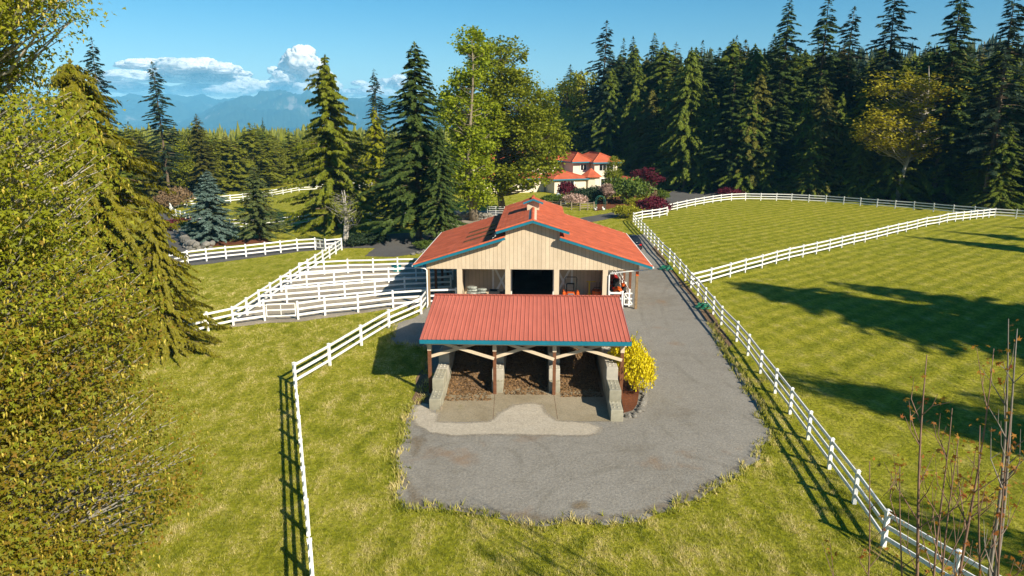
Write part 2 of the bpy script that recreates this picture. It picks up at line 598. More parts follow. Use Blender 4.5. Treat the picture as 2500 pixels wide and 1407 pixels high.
def gravel_mat(name, stops, tint=None, tracks=True, gsc=9.0, patch=(0.12, 0.35)):
    m, nt, b, out = new_mat(name)
    p = wpos(nt)
    big = noi(nt, p, patch[0], 5, 0.6, 0.4)
    mid = noi(nt, p, 1.1, 5, 0.65)
    fine = noi(nt, p, gsc, 5, 0.75)
    vo = nt.nodes.new('ShaderNodeTexVoronoi')
    vo.inputs['Scale'].default_value = 16
    nt.links.new(p, vo.inputs['Vector'])
    mx = nd(nt, 'ShaderNodeMath', operation='MULTIPLY_ADD')
    nt.links.new(big, mx.inputs[0])
    mx.inputs[1].default_value = 0.6
    m2 = nd(nt, 'ShaderNodeMath', operation='MULTIPLY')
    nt.links.new(mid, m2.inputs[0])
    m2.inputs[1].default_value = 0.4
    nt.links.new(m2.outputs[0], mx.inputs[2])
    col = ramp(nt, stops, mx.outputs[0])
    col = mixc(nt, 0.8, col, ramp(nt, [(0.22, (0.55, 0.55, 0.55)), (0.5, (1, 1, 1)), (0.78, (1.5, 1.48, 1.42))], fine), 'MULTIPLY')
    col = mixc(nt, 0.5, col, ramp(nt, [(0.0, (0.75, 0.75, 0.77)), (1.0, (1.25, 1.22, 1.18))], vo.outputs['Color']), 'MULTIPLY')
    if tint:
        f = ramp(nt, [(0.60, (0, 0, 0)), (0.74, (1, 1, 1))], noi(nt, wpos(nt, (1, 1, 1), (0, 0, 1)), patch[1], 5, 0.6))
        col = mixc(nt, f, col, mixc(nt, 0.55, col, tint))
    if tracks:
        for (cx, cy_, r_, wd) in TRACKS:
            sb = nd(nt, 'ShaderNodeVectorMath', operation='DISTANCE')
            nt.links.new(p, sb.inputs[0])
            sb.inputs[1].default_value = (cx, cy_, 0.012)
            s1 = nd(nt, 'ShaderNodeMath', operation='SUBTRACT')
            nt.links.new(sb.outputs['Value'], s1.inputs[0])
            s1.inputs[1].default_value = r_
            s2 = nd(nt, 'ShaderNodeMath', operation='ABSOLUTE')
            nt.links.new(s1.outputs[0], s2.inputs[0])
            s3 = nd(nt, 'ShaderNodeMapRange')
            nt.links.new(s2.outputs[0], s3.inputs[0])
            s3.inputs[1].default_value = wd
            s3.inputs[2].default_value = wd * 0.35
            s4 = nd(nt, 'ShaderNodeMath', operation='MULTIPLY')
            nt.links.new(s3.outputs[0], s4.inputs[0])
            nt.links.new(ramp(nt, [(0.42, (0, 0, 0)), (0.62, (1, 1, 1))], noi(nt, p, 0.35, 4, 0.65)), s4.inputs[1])
            col = mixc(nt, s4.outputs[0], col, mixc(nt, 1.0, col, (0.86, 0.855, 0.84), 'MULTIPLY'))
    nt.links.new(col, b.inputs['Base Color'])
    b.inputs['Roughness'].default_value = 0.92
    spec(b, 0.15)
    h = fine
    if tracks:
        w = nt.nodes.new('ShaderNodeTexWave')
        w.wave_type = 'RINGS'
        w.rings_direction = 'Z'
        w.inputs['Scale'].default_value = 0.35
        w.inputs['Distortion'].default_value = 5
        w.inputs['Detail'].default_value = 2
        w.inputs['Detail Scale'].default_value = 0.25
        mp = nt.nodes.new('ShaderNodeMapping')
        mp.inputs['Location'].default_value = (-3.5, -26.5, 0)
        nt.links.new(p, mp.inputs[0])
        nt.links.new(mp.outputs[0], w.inputs[0])
        ad = nd(nt, 'ShaderNodeMath', operation='MULTIPLY_ADD')
        nt.links.new(w.outputs['Fac'], ad.inputs[0])
        ad.inputs[1].default_value = 0.16
        nt.links.new(fine, ad.inputs[2])
        h = ad.outputs[0]
    bump(nt, b, h, 0.6, 0.05)
    return m


M['ground'] = ground_mat()
M['gravel'] = gravel_mat('grey crushed gravel', [(0.3, (0.170, 0.150, 0.120)), (0.46, (0.222, 0.205, 0.175)), (0.58, (0.245, 0.228, 0.198)), (0.72, (0.265, 0.235, 0.185))], (0.22, 0.125, 0.06))
M['pengravel'] = gravel_mat('tan pen gravel', [(0.3, (0.22, 0.18, 0.13)), (0.5, (0.29, 0.25, 0.19)), (0.7, (0.34, 0.30, 0.24))], (0.13, 0.08, 0.05), False, 7.0, (0.3, 0.25))
M['palegravel'] = gravel_mat('pale limestone fines', [(0.3, (0.33, 0.285, 0.215)), (0.5, (0.40, 0.35, 0.275)), (0.7, (0.44, 0.395, 0.32))], None, False, 12.0)
M['asphalt'] = gravel_mat('grey asphalt', [(0.3, (0.075, 0.072, 0.068)), (0.5, (0.10, 0.096, 0.09)), (0.7, (0.125, 0.118, 0.108))], None, False, 14.0)
M['concrete'] = gravel_mat('stained concrete slab', [(0.3, (0.20, 0.16, 0.10)), (0.5, (0.28, 0.235, 0.16)), (0.7, (0.34, 0.29, 0.21))], (0.19, 0.17, 0.05), False, 18.0, (0.35, 0.5))
M['dirt'] = gravel_mat('brown dirt and edge shadow', [(0.3, (0.11, 0.07, 0.04)), (0.5, (0.17, 0.11, 0.065)), (0.7, (0.23, 0.16, 0.10))], None, False, 10.0, (0.5, 0.5))  # also colours the painted shadow strip beside the drive
M['mulch'] = gravel_mat('red brown bark mulch', [(0.3, (0.085, 0.030, 0.014)), (0.5, (0.14, 0.05, 0.022)), (0.7, (0.20, 0.078, 0.036))], None, False, 10.0)
M['woodchip'] = simple('wood chips', (0.19, 0.112, 0.052), 0.9, 0.35, 2.5, 0.1, island=0.55)
M['block'] = simple('cast concrete block', (0.42, 0.385, 0.32), 0.85, 0.22, 1.6, 0.2, bmp=0.35, bscale=14, island=0.12)
M['blockmoss'] = simple('algae stained concrete block', (0.29, 0.27, 0.205), 0.9, 0.3, 1.6, 0.15, bmp=0.35, bscale=14, island=0.12)

# ---------------------------------------------------------------- terrain
def sstep(a, b, x):
    t = min(1.0, max(0.0, (x - a) / (b - a)))
    return t * t * (3 - 2 * t)


def TZ(x, y):
    d = math.hypot(x, y)
    if d < 180:
        return 0.0
    az = math.degrees(math.atan2(x, y))
    f = sstep(-2, 17, az) * (1 - sstep(110, 150, az))
    h = 50 * f * sstep(190, 640, d) * (1 - 0.35 * sstep(900, 3000, d))
    h += f * sstep(230, 500, d) * 9 * noise.noise(Vector((x * 0.006, y * 0.006, 0)))
    h = max(h, 0.0)
    lo = sstep(230, 900, d) * (1 - sstep(-14, 4, az)) * sstep(-150, -110, az)
    return h - 46 * lo


NA = 220
RR = [0, 8, 16, 30, 50, 75, 100, 130, 160, 180, 200, 225, 250, 280, 310, 350, 390, 430, 480, 530, 580, 640, 700, 800, 950, 1200, 1600, 2200, 3200, 4800, 7500, 12500]
gv = [(0, 0, 0)]
for r in RR[1:]:
    for k in range(NA):
        a = 2 * math.pi * k / NA
        x, y = r * math.sin(a), r * math.cos(a)
        gv.append((x, y, TZ(x, y)))
gf = [(0, 1 + (k + 1) % NA, 1 + k) for k in range(NA)]
for i in range(len(RR) - 2):
    b0, b1 = 1 + i * NA, 1 + (i + 1) * NA
    for k in range(NA):
        gf.append((b0 + k, b0 + (k + 1) % NA, b1 + (k + 1) % NA, b1 + k))
gm = bpy.data.meshes.new('ground')
gm.from_pydata(gv, [], gf)
gm.materials.append(M['ground'])
gm.polygons.foreach_set('use_smooth', [True] * len(gm.polygons))
tag(link('ground', gm), 'sunlit green and straw coloured meadow covering the whole property', 'ground', kind='structure')

# mountains: skyline given as azimuth / elevation pairs taken at the place
MNT, mnt, mb, mo = new_mat('forested mountain')
mp_ = wpos(mnt)
g_ = mnt.nodes.new('ShaderNodeNewGeometry')
sp_ = mnt.nodes.new('ShaderNodeSeparateXYZ')
mnt.links.new(g_.outputs['Normal'], sp_.inputs[0])
rk = noi(mnt, wpos(mnt, (0.004, 0.004, 0.0014)), 1.0, 6, 0.65)
steep = nd(mnt, 'ShaderNodeMath', operation='MULTIPLY_ADD')
mnt.links.new(sp_.outputs[2], steep.inputs[0])
steep.inputs[1].default_value = -0.55
mnt.links.new(rk, steep.inputs[2])
fst = ramp(mnt, [(0.35, (0.016, 0.028, 0.018)), (0.65, (0.040, 0.055, 0.030))], noi(mnt, mp_, 0.004, 5, 0.6))
cl = ramp(mnt, [(0.12, (0, 0, 0)), (0.26, (1, 1, 1))], steep.outputs[0])
c1 = mixc(mnt, cl, fst, (0.28, 0.24, 0.21))
sp2 = mnt.nodes.new('ShaderNodeSeparateXYZ')
mnt.links.new(g_.outputs['Position'], sp2.inputs[0])
sn = nd(mnt, 'ShaderNodeMath', operation='MULTIPLY_ADD')
mnt.links.new(noi(mnt, mp_, 0.008, 6, 0.7), sn.inputs[0])
sn.inputs[1].default_value = 420
mnt.links.new(sp2.outputs[2], sn.inputs[2])
c1 = mixc(mnt, ramp(mnt, [(0.0, (0, 0, 0)), (1.0, (1, 1, 1))], nd(mnt, 'ShaderNodeMapRange').outputs[0]), c1, (0.7, 0.7, 0.7)) if False else c1
mr = nd(mnt, 'ShaderNodeMapRange')
mnt.links.new(sn.outputs[0], mr.inputs[0])
mr.inputs[1].default_value = 640
mr.inputs[2].default_value = 680
c1 = mixc(mnt, mr.outputs[0], c1, (0.62, 0.64, 0.66))
mnt.links.new(c1, mb.inputs['Base Color'])
mb.inputs['Roughness'].default_value = 0.95
spec(mb, 0.05)


def elev(py):
    return math.tan(math.atan((703.5 - py) / FPX) - PITCH)


def azim(px):
    return math.atan2((px - 1250) / FPX, CP + 0.25 * SP)


def range_mesh(name, D, sky_px, width, label, seed, rough):
    az = [azim(p[0]) for p in sky_px]
    el = [elev(p[1]) for p in sky_px]
    n = 420
    A = np.linspace(az[0], az[-1], n)
    E_ = np.interp(A, az, el)
    rows = 46
    V, F = [], []
    for j in range(rows):
        t = j / (rows - 1)
        u = (t - 0.55) / 0.45 if t > 0.55 else (t - 0.55) / 0.55
        prof = (1 - abs(u)) ** (0.85 if u < 0 else 0.7)
        d = D + width * (t - 0.55)
        for i in range(n):
            a = A[i]
            x, y = d * math.sin(a), d * math.cos(a)
            top = CAMH + D * E_[i]
            q = Vector((x * 0.0009 + seed, y * 0.0009, seed))
            nz = noise.ridged_multi_fractal(q * 1.6, 0.9, 2.1, 7, 1.0, 2.0) - 1.0
            rid = 1 - abs(noise.noise(Vector((a * 36 + seed, t * 1.2, 3))))
            h = top * prof * (0.86 + 0.20 * rid * (1 - prof * 0.8)) + top * rough * nz * (1 - prof ** 6) * (0.25 + prof)
            h += 9 * noise.noise(Vector((a * 300, t * 9, seed)))
            V.append((x, y, max(h, 0.2) - 48 * (1 - prof)))
    for j in range(rows - 1):
        for i in range(n - 1):
            F.append((j * n + i, j * n + i + 1, (j + 1) * n + i + 1, (j + 1) * n + i))
    me = bpy.data.meshes.new(name)
    me.from_pydata(V, [], F)
    me.materials.append(MNT)
    me.polygons.foreach_set('use_smooth', [True] * len(F))
    tag(link(name, me), label, 'mountain', kind='structure')


range_mesh('mountain_range', 10800, [(-400, 262), (-100, 245), (100, 240), (250, 240), (300, 236), (330, 231), (370, 237), (408, 230), (430, 230), (466, 238), (500, 231), (532, 242), (560, 240), (575, 238), (597, 231), (625, 238), (660, 236), (720, 240), (800, 238), (860, 240), (960, 240), (1100, 248), (1400, 262), (1700, 275)], 3600,
           'long blue snow flecked mountain range on the far horizon', 2.3, 0.32)
range_mesh('cliff_mountain', 8600, [(330, 330), (420, 306), (490, 276), (540, 250), (590, 238), (620, 237), (665, 222), (690, 220), (740, 226), (800, 224), (830, 231), (850, 237), (880, 236), (905, 232), (960, 238), (1040, 252), (1150, 285), (1250, 320)], 3000,
           'nearer blue mountain with pale cliff faces in front of the range', 7.7, 0.45)

# haze over the whole valley, the camera inside it
hz, hnt, hb, ho = new_mat('valley haze')
hnt.nodes.remove(hb)
pv = hnt.nodes.new('ShaderNodeVolumePrincipled')
pv.inputs['Color'].default_value = (0.20, 0.62, 1.0, 1)
pv.inputs['Density'].default_value = 0.00011
pv.inputs['Anisotropy'].default_value = -0.2
hnt.links.new(pv.outputs[0], ho.inputs['Volume'])
hm = MB().box((0, 0, 235), (26000, 26000, 570))
tag(hm.build('haze', hz), 'thin blue air between the farm and the mountains', 'haze', kind='stuff')

# clouds beyond the range: heaps of billows
CLD, cnt, cb, co = new_mat('cloud')
cnt.nodes.remove(cb)
cd = cnt.nodes.new('ShaderNodeBsdfDiffuse')
cd.inputs[0].default_value = (0.93, 0.93, 0.93, 1)
ct = cnt.nodes.new('ShaderNodeBsdfTranslucent')
ct.inputs[0].default_value = (0.93, 0.93, 0.95, 1)
cm = cnt.nodes.new('ShaderNodeMixShader')
cm.inputs[0].default_value = 0.35
cnt.links.new(cd.outputs[0], cm.inputs[1])
cnt.links.new(ct.outputs[0], cm.inputs[2])
ctr = cnt.nodes.new('ShaderNodeBsdfTransparent')
ca = nd(cnt, 'ShaderNodeMapRange')
cnt.links.new(noi(cnt, wpos(cnt), 0.006, 6, 0.65), ca.inputs[0])
ca.inputs[1].default_value = 0.32
ca.inputs[2].default_value = 0.52
ca.inputs[3].default_value = 0.25
ca.inputs[4].default_value = 1.0
csx = cnt.nodes.new('ShaderNodeSeparateXYZ')
cgg = cnt.nodes.new('ShaderNodeNewGeometry')
cnt.links.new(cgg.outputs['Position'], csx.inputs[0])
cvm = nd(cnt, 'ShaderNodeMapRange')
cnt.links.new(csx.outputs[2], cvm.inputs[0])
cvm.inputs[1].default_value = 650
cvm.inputs[2].default_value = 2000
cvm.inputs[3].default_value = 0.30
cvm.inputs[4].default_value = 1.0
cmu = nd(cnt, 'ShaderNodeMath', operation='MULTIPLY')
cnt.links.new(ca.outputs[0], cmu.inputs[0])
cnt.links.new(cvm.outputs[0], cmu.inputs[1])
cm2 = cnt.nodes.new('ShaderNodeMixShader')
cnt.links.new(cmu.outputs[0], cm2.inputs[0])
cnt.links.new(ctr.outputs[0], cm2.inputs[1])
cnt.links.new(cm.outputs[0], cm2.inputs[2])
cnt.links.new(cm2.outputs[0], co.inputs['Surface'])


def ico(sub):
    import bmesh
    bm = bmesh.new()
    bmesh.ops.create_icosphere(bm, subdivisions=sub, radius=1)
    V = np.array([v.co[:] for v in bm.verts])
    F = np.array([[v.index for v in f.verts] for f in bm.faces])
    bm.free()
    return V, F


ICO3 = ico(4)
ICO2 = ico(2)
ICO1 = ico(1)


def cloud(name, puffs, D, label, seed, kids=5):
    rng = np.random.default_rng(seed)
    Vs, Fs, n = [], [], 0
    todo = []
    for (px, py, r, fl) in puffs:
        d = D + rng.uniform(-900, 900)
        c = np.array(Pd(px, py, d))
        R = r / FPX * D
        todo.append((c, R, fl))
        for k in range(kids):
            a = rng.uniform(-math.pi, math.pi)
            e = rng.uniform(-0.15, 1.3)
            off = np.array([math.cos(e) * math.cos(a), math.cos(e) * math.sin(a), math.sin(e) * fl]) * R * 0.8
            todo.append((c + off, R * rng.uniform(0.28, 0.55), fl))
    for c, R, fl in todo:
        V = ICO3[0].copy()
        off = np.array([noise.fractal(Vector(v * 1.7 + c * 0.01), 0.8, 2.0, 5) + 0.5 * abs(noise.noise(Vector(v * 4 + c * 0.02))) for v in V])
        V = V * (1 + 0.34 * off)[:, None] * R
        V[:, 2] *= fl
        lowz = -0.45 * R * fl
        V[:, 2] = np.where(V[:, 2] < lowz, lowz + (V[:, 2] - lowz) * 0.3, V[:, 2])
        Vs.append(V + c)
        Fs.append(ICO3[1] + n)
        n += len(V)
    me = np_mesh(name, np.concatenate(Vs), np.concatenate(Fs), CLD, True)
    tag(link(name, me), label, 'cloud', kind='stuff')


cloud('cloud', [(735, 150, 32, 0.9), (712, 165, 26, 0.9), (765, 172, 30, 0.9), (735, 190, 42, 0.8), (790, 195, 28, 0.8), (690, 195, 26, 0.7), (668, 175, 13, 0.8),
                (810, 215, 24, 0.6), (760, 225, 45, 0.5), (700, 222, 40, 0.5), (740, 128, 16, 0.9)], 21000, 'tall white cumulus tower above the cliff mountain', 3)
cloud('cloud', [(340, 160, 40, 0.35), (400, 165, 50, 0.35), (455, 165, 50, 0.4), (500, 165, 42, 0.45), (540, 170, 36, 0.45), (570, 185, 36, 0.4), (430, 190, 60, 0.3),
                (520, 195, 55, 0.3), (600, 215, 45, 0.4), (640, 215, 36, 0.4), (560, 225, 45, 0.35), (470, 222, 60, 0.25), (310, 190, 50, 0.3), (290, 215, 50, 0.3),
                (350, 222, 55, 0.28), (245, 205, 45, 0.35), (410, 150, 26, 0.3)], 22500, 'low spreading bank of white cloud over the left end of the range', 5, 4)
cloud('cloud', [(880, 205, 18, 0.4), (905, 225, 30, 0.45), (950, 205, 26, 0.5), (975, 195, 16, 0.6), (990, 215, 28, 0.5), (930, 232, 36, 0.35), (860, 230, 26, 0.4)], 23500,
      'small white cloud low behind the tall conifers', 8, 4)


# ---------------------------------------------------------------- ground covers
def inpoly(P, poly):
    x, y = P[:, 0], P[:, 1]
    c = np.zeros(len(P), bool)
    j = len(poly) - 1
    for i in range(len(poly)):
        xi, yi = poly[i][0], poly[i][1]
        xj, yj = poly[j][0], poly[j][1]
        if yi != yj:
            c ^= ((yi > y) != (yj > y)) & (x < (xj - xi) * (y - yi) / (yj - yi) + xi)
        j = i
    return c


COVERS = []


def roughen(pts, amp, step=0.45, seed=0.0):
    out = []
    n = len(pts)
    for i in range(n):
        a, b = Vector(pts[i][:2]), Vector(pts[(i + 1) % n][:2])
        L_ = (b - a).length
        k = max(1, int(L_ / step))
        nn = Vector((-(b - a).y, (b - a).x)).normalized() if L_ > 1e-6 else Vector((0, 0))
        for q in range(k):
            p = a + (b - a) * (q / k)
            o = noise.noise(Vector((p.x * 0.5 + seed, p.y * 0.5, seed))) * amp + noise.noise(Vector((p.x * 1.9, p.y * 1.9 + seed, seed))) * amp * 0.7
            out.append(p + nn * o)
    return out


def sheet(name, pts, z, mat, label, amp=0.25, cover=True, step=0.45, seed=0.0):
    pts = roughen(pts, amp, step, seed) if amp > 0 else [Vector(p[:2]) for p in pts]
    me = bpy.data.meshes.new(name)
    me.from_pydata([(p.x, p.y, z) for p in pts], [], [tuple(range(len(pts)))])
    me.materials.append(mat)
    me.update()
    if me.polygons[0].normal.z < 0:
        me.flip_normals()
    o = link(name, me)
    tag(o, label, name.split('_')[-1], kind='structure')
    if cover:
        COVERS.append([tuple(p) for p in pts])
    return o


yard_px = [(962, 1210), (985, 1246), (1050, 1244), (1110, 1250), (1150, 1254), (1210, 1268), (1260, 1276), (1330, 1288), (1390, 1268), (1470, 1284), (1560, 1272), (1600, 1256), (1640, 1250), (1680, 1228), (1730, 1206),
           (1790, 1166), (1850, 1122), (1880, 1050), (1845, 978), (1805, 912), (1772, 862), (1735, 792), (1702, 742), (1668, 700), (1640, 662), (1618, 632), (1602, 605), (1575, 572),
           (1500, 580), (1400, 640), (1200, 690), (1045, 740), (1030, 768), (955, 800), (950, 835), (1040, 850), (1045, 960), (1010, 990), (985, 1050), (968, 1120)]
yard = poly_pts(yard_px, 0)
sheet('gravel_yard', yard, 0.012, M['gravel'], 'grey crushed gravel yard and drive around the red roofed shed', 0.28)
sheet('concrete_slab', poly_pts([(1052, 1032), (1082, 968), (1085, 800), (1480, 800), (1492, 960), (1502, 1030)], 0), 0.034, M['concrete'], 'stained concrete slab under and before the open shed', 0.02)
def spill(name, pxs, z, mat, label, soft):
    """thin spill whose grains thin out towards its rim (attribute 'cover')"""
    pts = roughen(poly_pts(pxs, 0), 0.15, 0.3)
    Q = np.array([(p.x, p.y) for p in pts])
    lo, hi = Q.min(0) - 0.1, Q.max(0) + 0.1
    st = 0.09
    nx, ny = int((hi[0] - lo[0]) / st) + 1, int((hi[1] - lo[1]) / st) + 1
    X, Y = np.meshgrid(lo[0] + st * np.arange(nx), lo[1] + st * np.arange(ny))
    P = np.stack([X.ravel(), Y.ravel()], 1)
    ins = inpoly(P, [tuple(q) for q in Q])
    d = np.full(len(P), 1e9)
    for i in range(len(Q)):
        a_, b_ = Q[i], Q[(i + 1) % len(Q)]
        ab = b_ - a_
        t = np.clip(((P - a_) @ ab) / max(1e-9, ab @ ab), 0, 1)
        d = np.minimum(d, np.linalg.norm(P - (a_ + t[:, None] * ab), axis=1))
    cov = np.where(ins, np.clip(d / soft, 0, 1), 0)
    idx = np.arange(nx * ny).reshape(ny, nx)
    F = np.stack([idx[:-1, :-1], idx[:-1, 1:], idx[1:, 1:], idx[1:, :-1]], -1).reshape(-1, 4)
    F = F[cov[F].max(1) > 0]
    used, inv = np.unique(F, return_inverse=True)
    F = inv.reshape(-1, 4)
    V = np.concatenate([P[used], np.full((len(used), 1), z)], 1)
    me = np_mesh(name, V, F, mat)
    at_ = me.attributes.new('cover', 'FLOAT', 'POINT')
    at_.data.foreach_set('value', cov[used].astype(np.float32))
    tag(link(name, me), label, 'gravel', kind='structure')


def spill_mat(m, lo=1.15, hi=1.65):
    nt = m.node_tree
    b = nt.nodes['Principled BSDF']
    out = nt.nodes['Material Output']
    at_ = nt.nodes.new('ShaderNodeAttribute')
    at_.attribute_name = 'cover'
    f = noi(nt, wpos(nt), 7.0, 5, 0.75)
    f2 = noi(nt, wpos(nt), 0.9, 4, 0.6)
    a1 = nd(nt, 'ShaderNodeMath', operation='ADD')
    nt.links.new(f, a1.inputs[0])
    nt.links.new(f2, a1.inputs[1])
    a2 = nd(nt, 'ShaderNodeMath', operation='MULTIPLY_ADD')
    nt.links.new(at_.outputs['Fac'], a2.inputs[0])
    a2.inputs[1].default_value = 1.5
    nt.links.new(a1.outputs[0], a2.inputs[2])
    mr_ = nd(nt, 'ShaderNodeMapRange')
    nt.links.new(a2.outputs[0], mr_.inputs[0])
    mr_.inputs[1].default_value = lo
    mr_.inputs[2].default_value = hi
    tr = nt.nodes.new('ShaderNodeBsdfTransparent')
    mx = nt.nodes.new('ShaderNodeMixShader')
    nt.links.new(mr_.outputs[0], mx.inputs[0])
    nt.links.new(tr.outputs[0], mx.inputs[1])
    nt.links.new(b.outputs[0], mx.inputs[2])
    nt.links.new(mx.outputs[0], out.inputs['Surface'])
    return m


spill('limestone_patch', [(1000, 1018), (1006, 996), (1030, 986), (1050, 988), (1058, 1004), (1074, 1012), (1068, 1032), (1120, 1034), (1190, 1030), (1220, 1010), (1250, 990), (1290, 985), (1325, 990), (1335, 1010), (1362, 1028), (1440, 1034), (1470, 1046), (1462, 1062), (1400, 1068), (1280, 1066), (1180, 1066), (1100, 1068), (1045, 1058), (1012, 1042)], 0.048, spill_mat(M['palegravel'], 0.85, 1.7), 'spill of pale limestone fines across the front of the slab', 0.45)
M['earth'] = spill_mat(gravel_mat('trampled brown earth', [(0.3, (0.17, 0.115, 0.065)), (0.5, (0.23, 0.17, 0.10)), (0.7, (0.28, 0.22, 0.13))], None, False, 9.0), 1.3, 2.7)
spill('earth_fringe', [(960, 1150), (990, 1150), (1060, 1215), (1200, 1235), (1340, 1250), (1500, 1245), (1620, 1215), (1740, 1160), (1830, 1090), (1850, 1130), (1740, 1210), (1640, 1256), (1480, 1290), (1330, 1294), (1200, 1272), (1050, 1252), (975, 1250)], 0.022, M['earth'], 'brown trampled earth along the lower rim of the gravel', 1.1)
spill('earth_stain', [(1385, 1225), (1420, 1215), (1450, 1225), (1440, 1250), (1395, 1252)], 0.028, M['earth'], 'rusty stain in the gravel near the grass', 0.5)
spill('earth_stain', [(985, 1075), (1010, 1055), (1060, 1075), (1040, 1120), (990, 1130)], 0.028, M['earth'], 'brown earthy patch at the left rim of the yard', 0.9)
sheet('slab_joint', [(-0.93, 30.7), (-0.90, 30.7), (-0.90, 34.0), (-0.93, 34.0)], 0.038, M['dirt'], 'left sawn joint in the concrete slab', 0)
sheet('slab_joint', [(2.2, 30.7), (2.23, 30.7), (2.23, 34.0), (2.2, 34.0)], 0.038, M['dirt'], 'right sawn joint in the concrete slab', 0)
sheet('pen_gravel', poly_pts([(560, 800), (640, 790), (730, 786), (800, 776), (960, 754), (1046, 742), (1120, 720), (1120, 640), (1000, 640), (780, 648), (735, 662), (690, 690), (640, 722), (590, 760)], 0), 0.012, M['pengravel'], 'tan gravel floor of the fenced paddock pens', 0.2)
sheet('dirt_strip', poly_pts([(1600, 600), (1622, 630), (1650, 668), (1690, 712), (1735, 765), (1790, 842), (1772, 850), (1730, 790), (1690, 733), (1650, 678), (1618, 640), (1592, 608)], 0), 0.016, M['dirt'], 'brown strip painted for the edging shadow between drive and fence', 0.12)  # dark edging shadow along the gravel, painted as a brown sheet
sheet('dirt_patch', poly_pts([(1040, 880), (1050, 990), (1030, 996), (1008, 985), (1015, 940), (1030, 900)], 0), 0.018, M['dirt'], 'bare dirt beside the left block wall of the shed', 0.25)
sheet('asphalt_drive', poly_pts([(300, 660), (420, 622), (560, 612), (700, 598), (830, 584), (905, 575), (960, 571), (1040, 566), (1130, 552), (1230, 548), (1230, 575), (1130, 590), (1060, 610), (1010, 620), (960, 628), (890, 626), (915, 606), (850, 606), (740, 614), (620, 630), (500, 646), (420, 652), (330, 690)], 0), 0.010, M['asphalt'],
      'shaded asphalt drive behind the left paddock fence', 0.15)
sheet('asphalt_lane', poly_pts([(418, 630), (412, 600), (405, 570), (395, 545), (380, 520), (412, 520), (436, 550), (450, 580), (470, 612)], 0), 0.014, M['asphalt'], 'asphalt lane running off past the rock wall', 0.1)
sheet('asphalt_court', poly_pts([(1380, 545), (1420, 532), (1480, 522), (1512, 514), (1560, 505), (1600, 496), (1625, 486), (1632, 474), (1640, 467), (1700, 466), (1800, 470), (1870, 475), (2000, 480), (2200, 492), (2330, 505), (2330, 501), (2200, 487), (2000, 475), (1870, 470), (1800, 480), (1740, 486), (1680, 498), (1640, 508), (1600, 520), (1545, 522), (1480, 536), (1420, 548), (1385, 555)], 0), 0.010,
      M['asphalt'], 'grey asphalt court and drive in front of the dark forest', 0.1)
sheet('forest_mulch_bed', poly_pts([(1600, 462), (1700, 461), (1860, 466), (2100, 477), (2500, 500), (2500, 508), (2330, 500), (2100, 481), (1870, 470), (1800, 469), (1700, 466), (1620, 467)], 0), 0.02, M['mulch'], 'strip of red bark mulch at the edge of the forest', 0.2)
sheet('garden_mulch_bed', poly_pts([(1452, 516), (1500, 508), (1560, 500), (1600, 492), (1622, 484), (1628, 470), (1560, 470), (1460, 490)], 0), 0.016, M['mulch'], 'red mulch bed under the garden shrubs by the house', 0.2)
sheet('spruce_mulch_bed', poly_pts([(505, 604), (560, 600), (660, 592), (650, 582), (560, 584), (470, 570), (430, 545), (420, 545), (460, 590)], 0), 0.016, M['mulch'], 'red mulch bed under the blue spruce', 0.15)
sheet('bush_mulch_bed', poly_pts([(1522, 1010), (1545, 1004), (1556, 990), (1560, 960), (1555, 900), (1540, 850), (1500, 850), (1515, 960)], 0), 0.05, M['mulch'], 'red mulch around the foot of the yellow bush', 0.06)
sheet('fore_court', poly_pts([(1095, 552), (1235, 552), (1235, 515), (1110, 515)], 0), 0.018, M['pengravel'], 'pale gravel court behind the barn', 0.2)

# ---------------------------------------------------------------- rough grass
def scatter_grass(name, n, drange, hrange, wid, mat, label, seed, test, bias=1.2, blades=4):
    rng = np.random.default_rng(seed)
    D = drange[0] + (drange[1] - drange[0]) * rng.random(n) ** bias
    s = rng.uniform(-0.80, 0.80, n)
    P = np.stack([s * (D * 0.972 + 14 * 0.235), D], 1)
    keep = test(P)
    for c in COVERS:
        keep &= ~inpoly(P, c)
    P = P[keep]
    n = len(P)
    lump = np.array([noise.noise(Vector((p[0] * 0.8, p[1] * 0.8, 4.0))) for p in P])
    lump2 = np.array([noise.noise(Vector((p[0] * 0.22, p[1] * 0.22, 9.0))) for p in P])
    hgt = hrange[0] + (hrange[1] - hrange[0]) * np.clip(0.45 + 0.65 * lump + 0.3 * lump2 + rng.normal(0, 0.18, n), 0.05, 1.3)
    far = np.clip(P[:, 1] / 30.0, 0.8, 2.2)
    Vs = []
    for b in range(blades):
        a = rng.uniform(0, 2 * math.pi, n)
        r = rng.random(n) ** 0.5 * 0.09 * far
        base = np.stack([P[:, 0] + r * np.cos(a), P[:, 1] + r * np.sin(a), np.full(n, -0.01)], 1)
        a2 = rng.uniform(0, 2 * math.pi, n)
        w = wid * far * rng.uniform(0.6, 1.3, n) * 0.5
        side = np.stack([np.cos(a2), np.sin(a2), np.zeros(n)], 1) * w[:, None]
        a3 = rng.uniform(0, 2 * math.pi, n)
        h = hgt * rng.uniform(0.6, 1.2, n)
        lean = rng.uniform(0.25, 1.1, n) * h
        tip = base + np.stack([np.cos(a3) * lean, np.sin(a3) * lean, h], 1)
        Vs.append(np.stack([base - side, base + side, tip], 1))
    V = np.concatenate(Vs).reshape(-1, 3)
    F = np.arange(len(V)).reshape(-1, 3)
    o = link(name, np_mesh(name, V, F, mat))
    tag(o, label, 'grass', kind='stuff')
    return o


def fence_x(y):
    return np.interp(y, [0, 18, 21, 24, 30, 36, 42, 55, 70, 130], [20, 15.5, 12.9, 13.1, 13.7, 14.3, 14.9, 15.8, 17, 24])


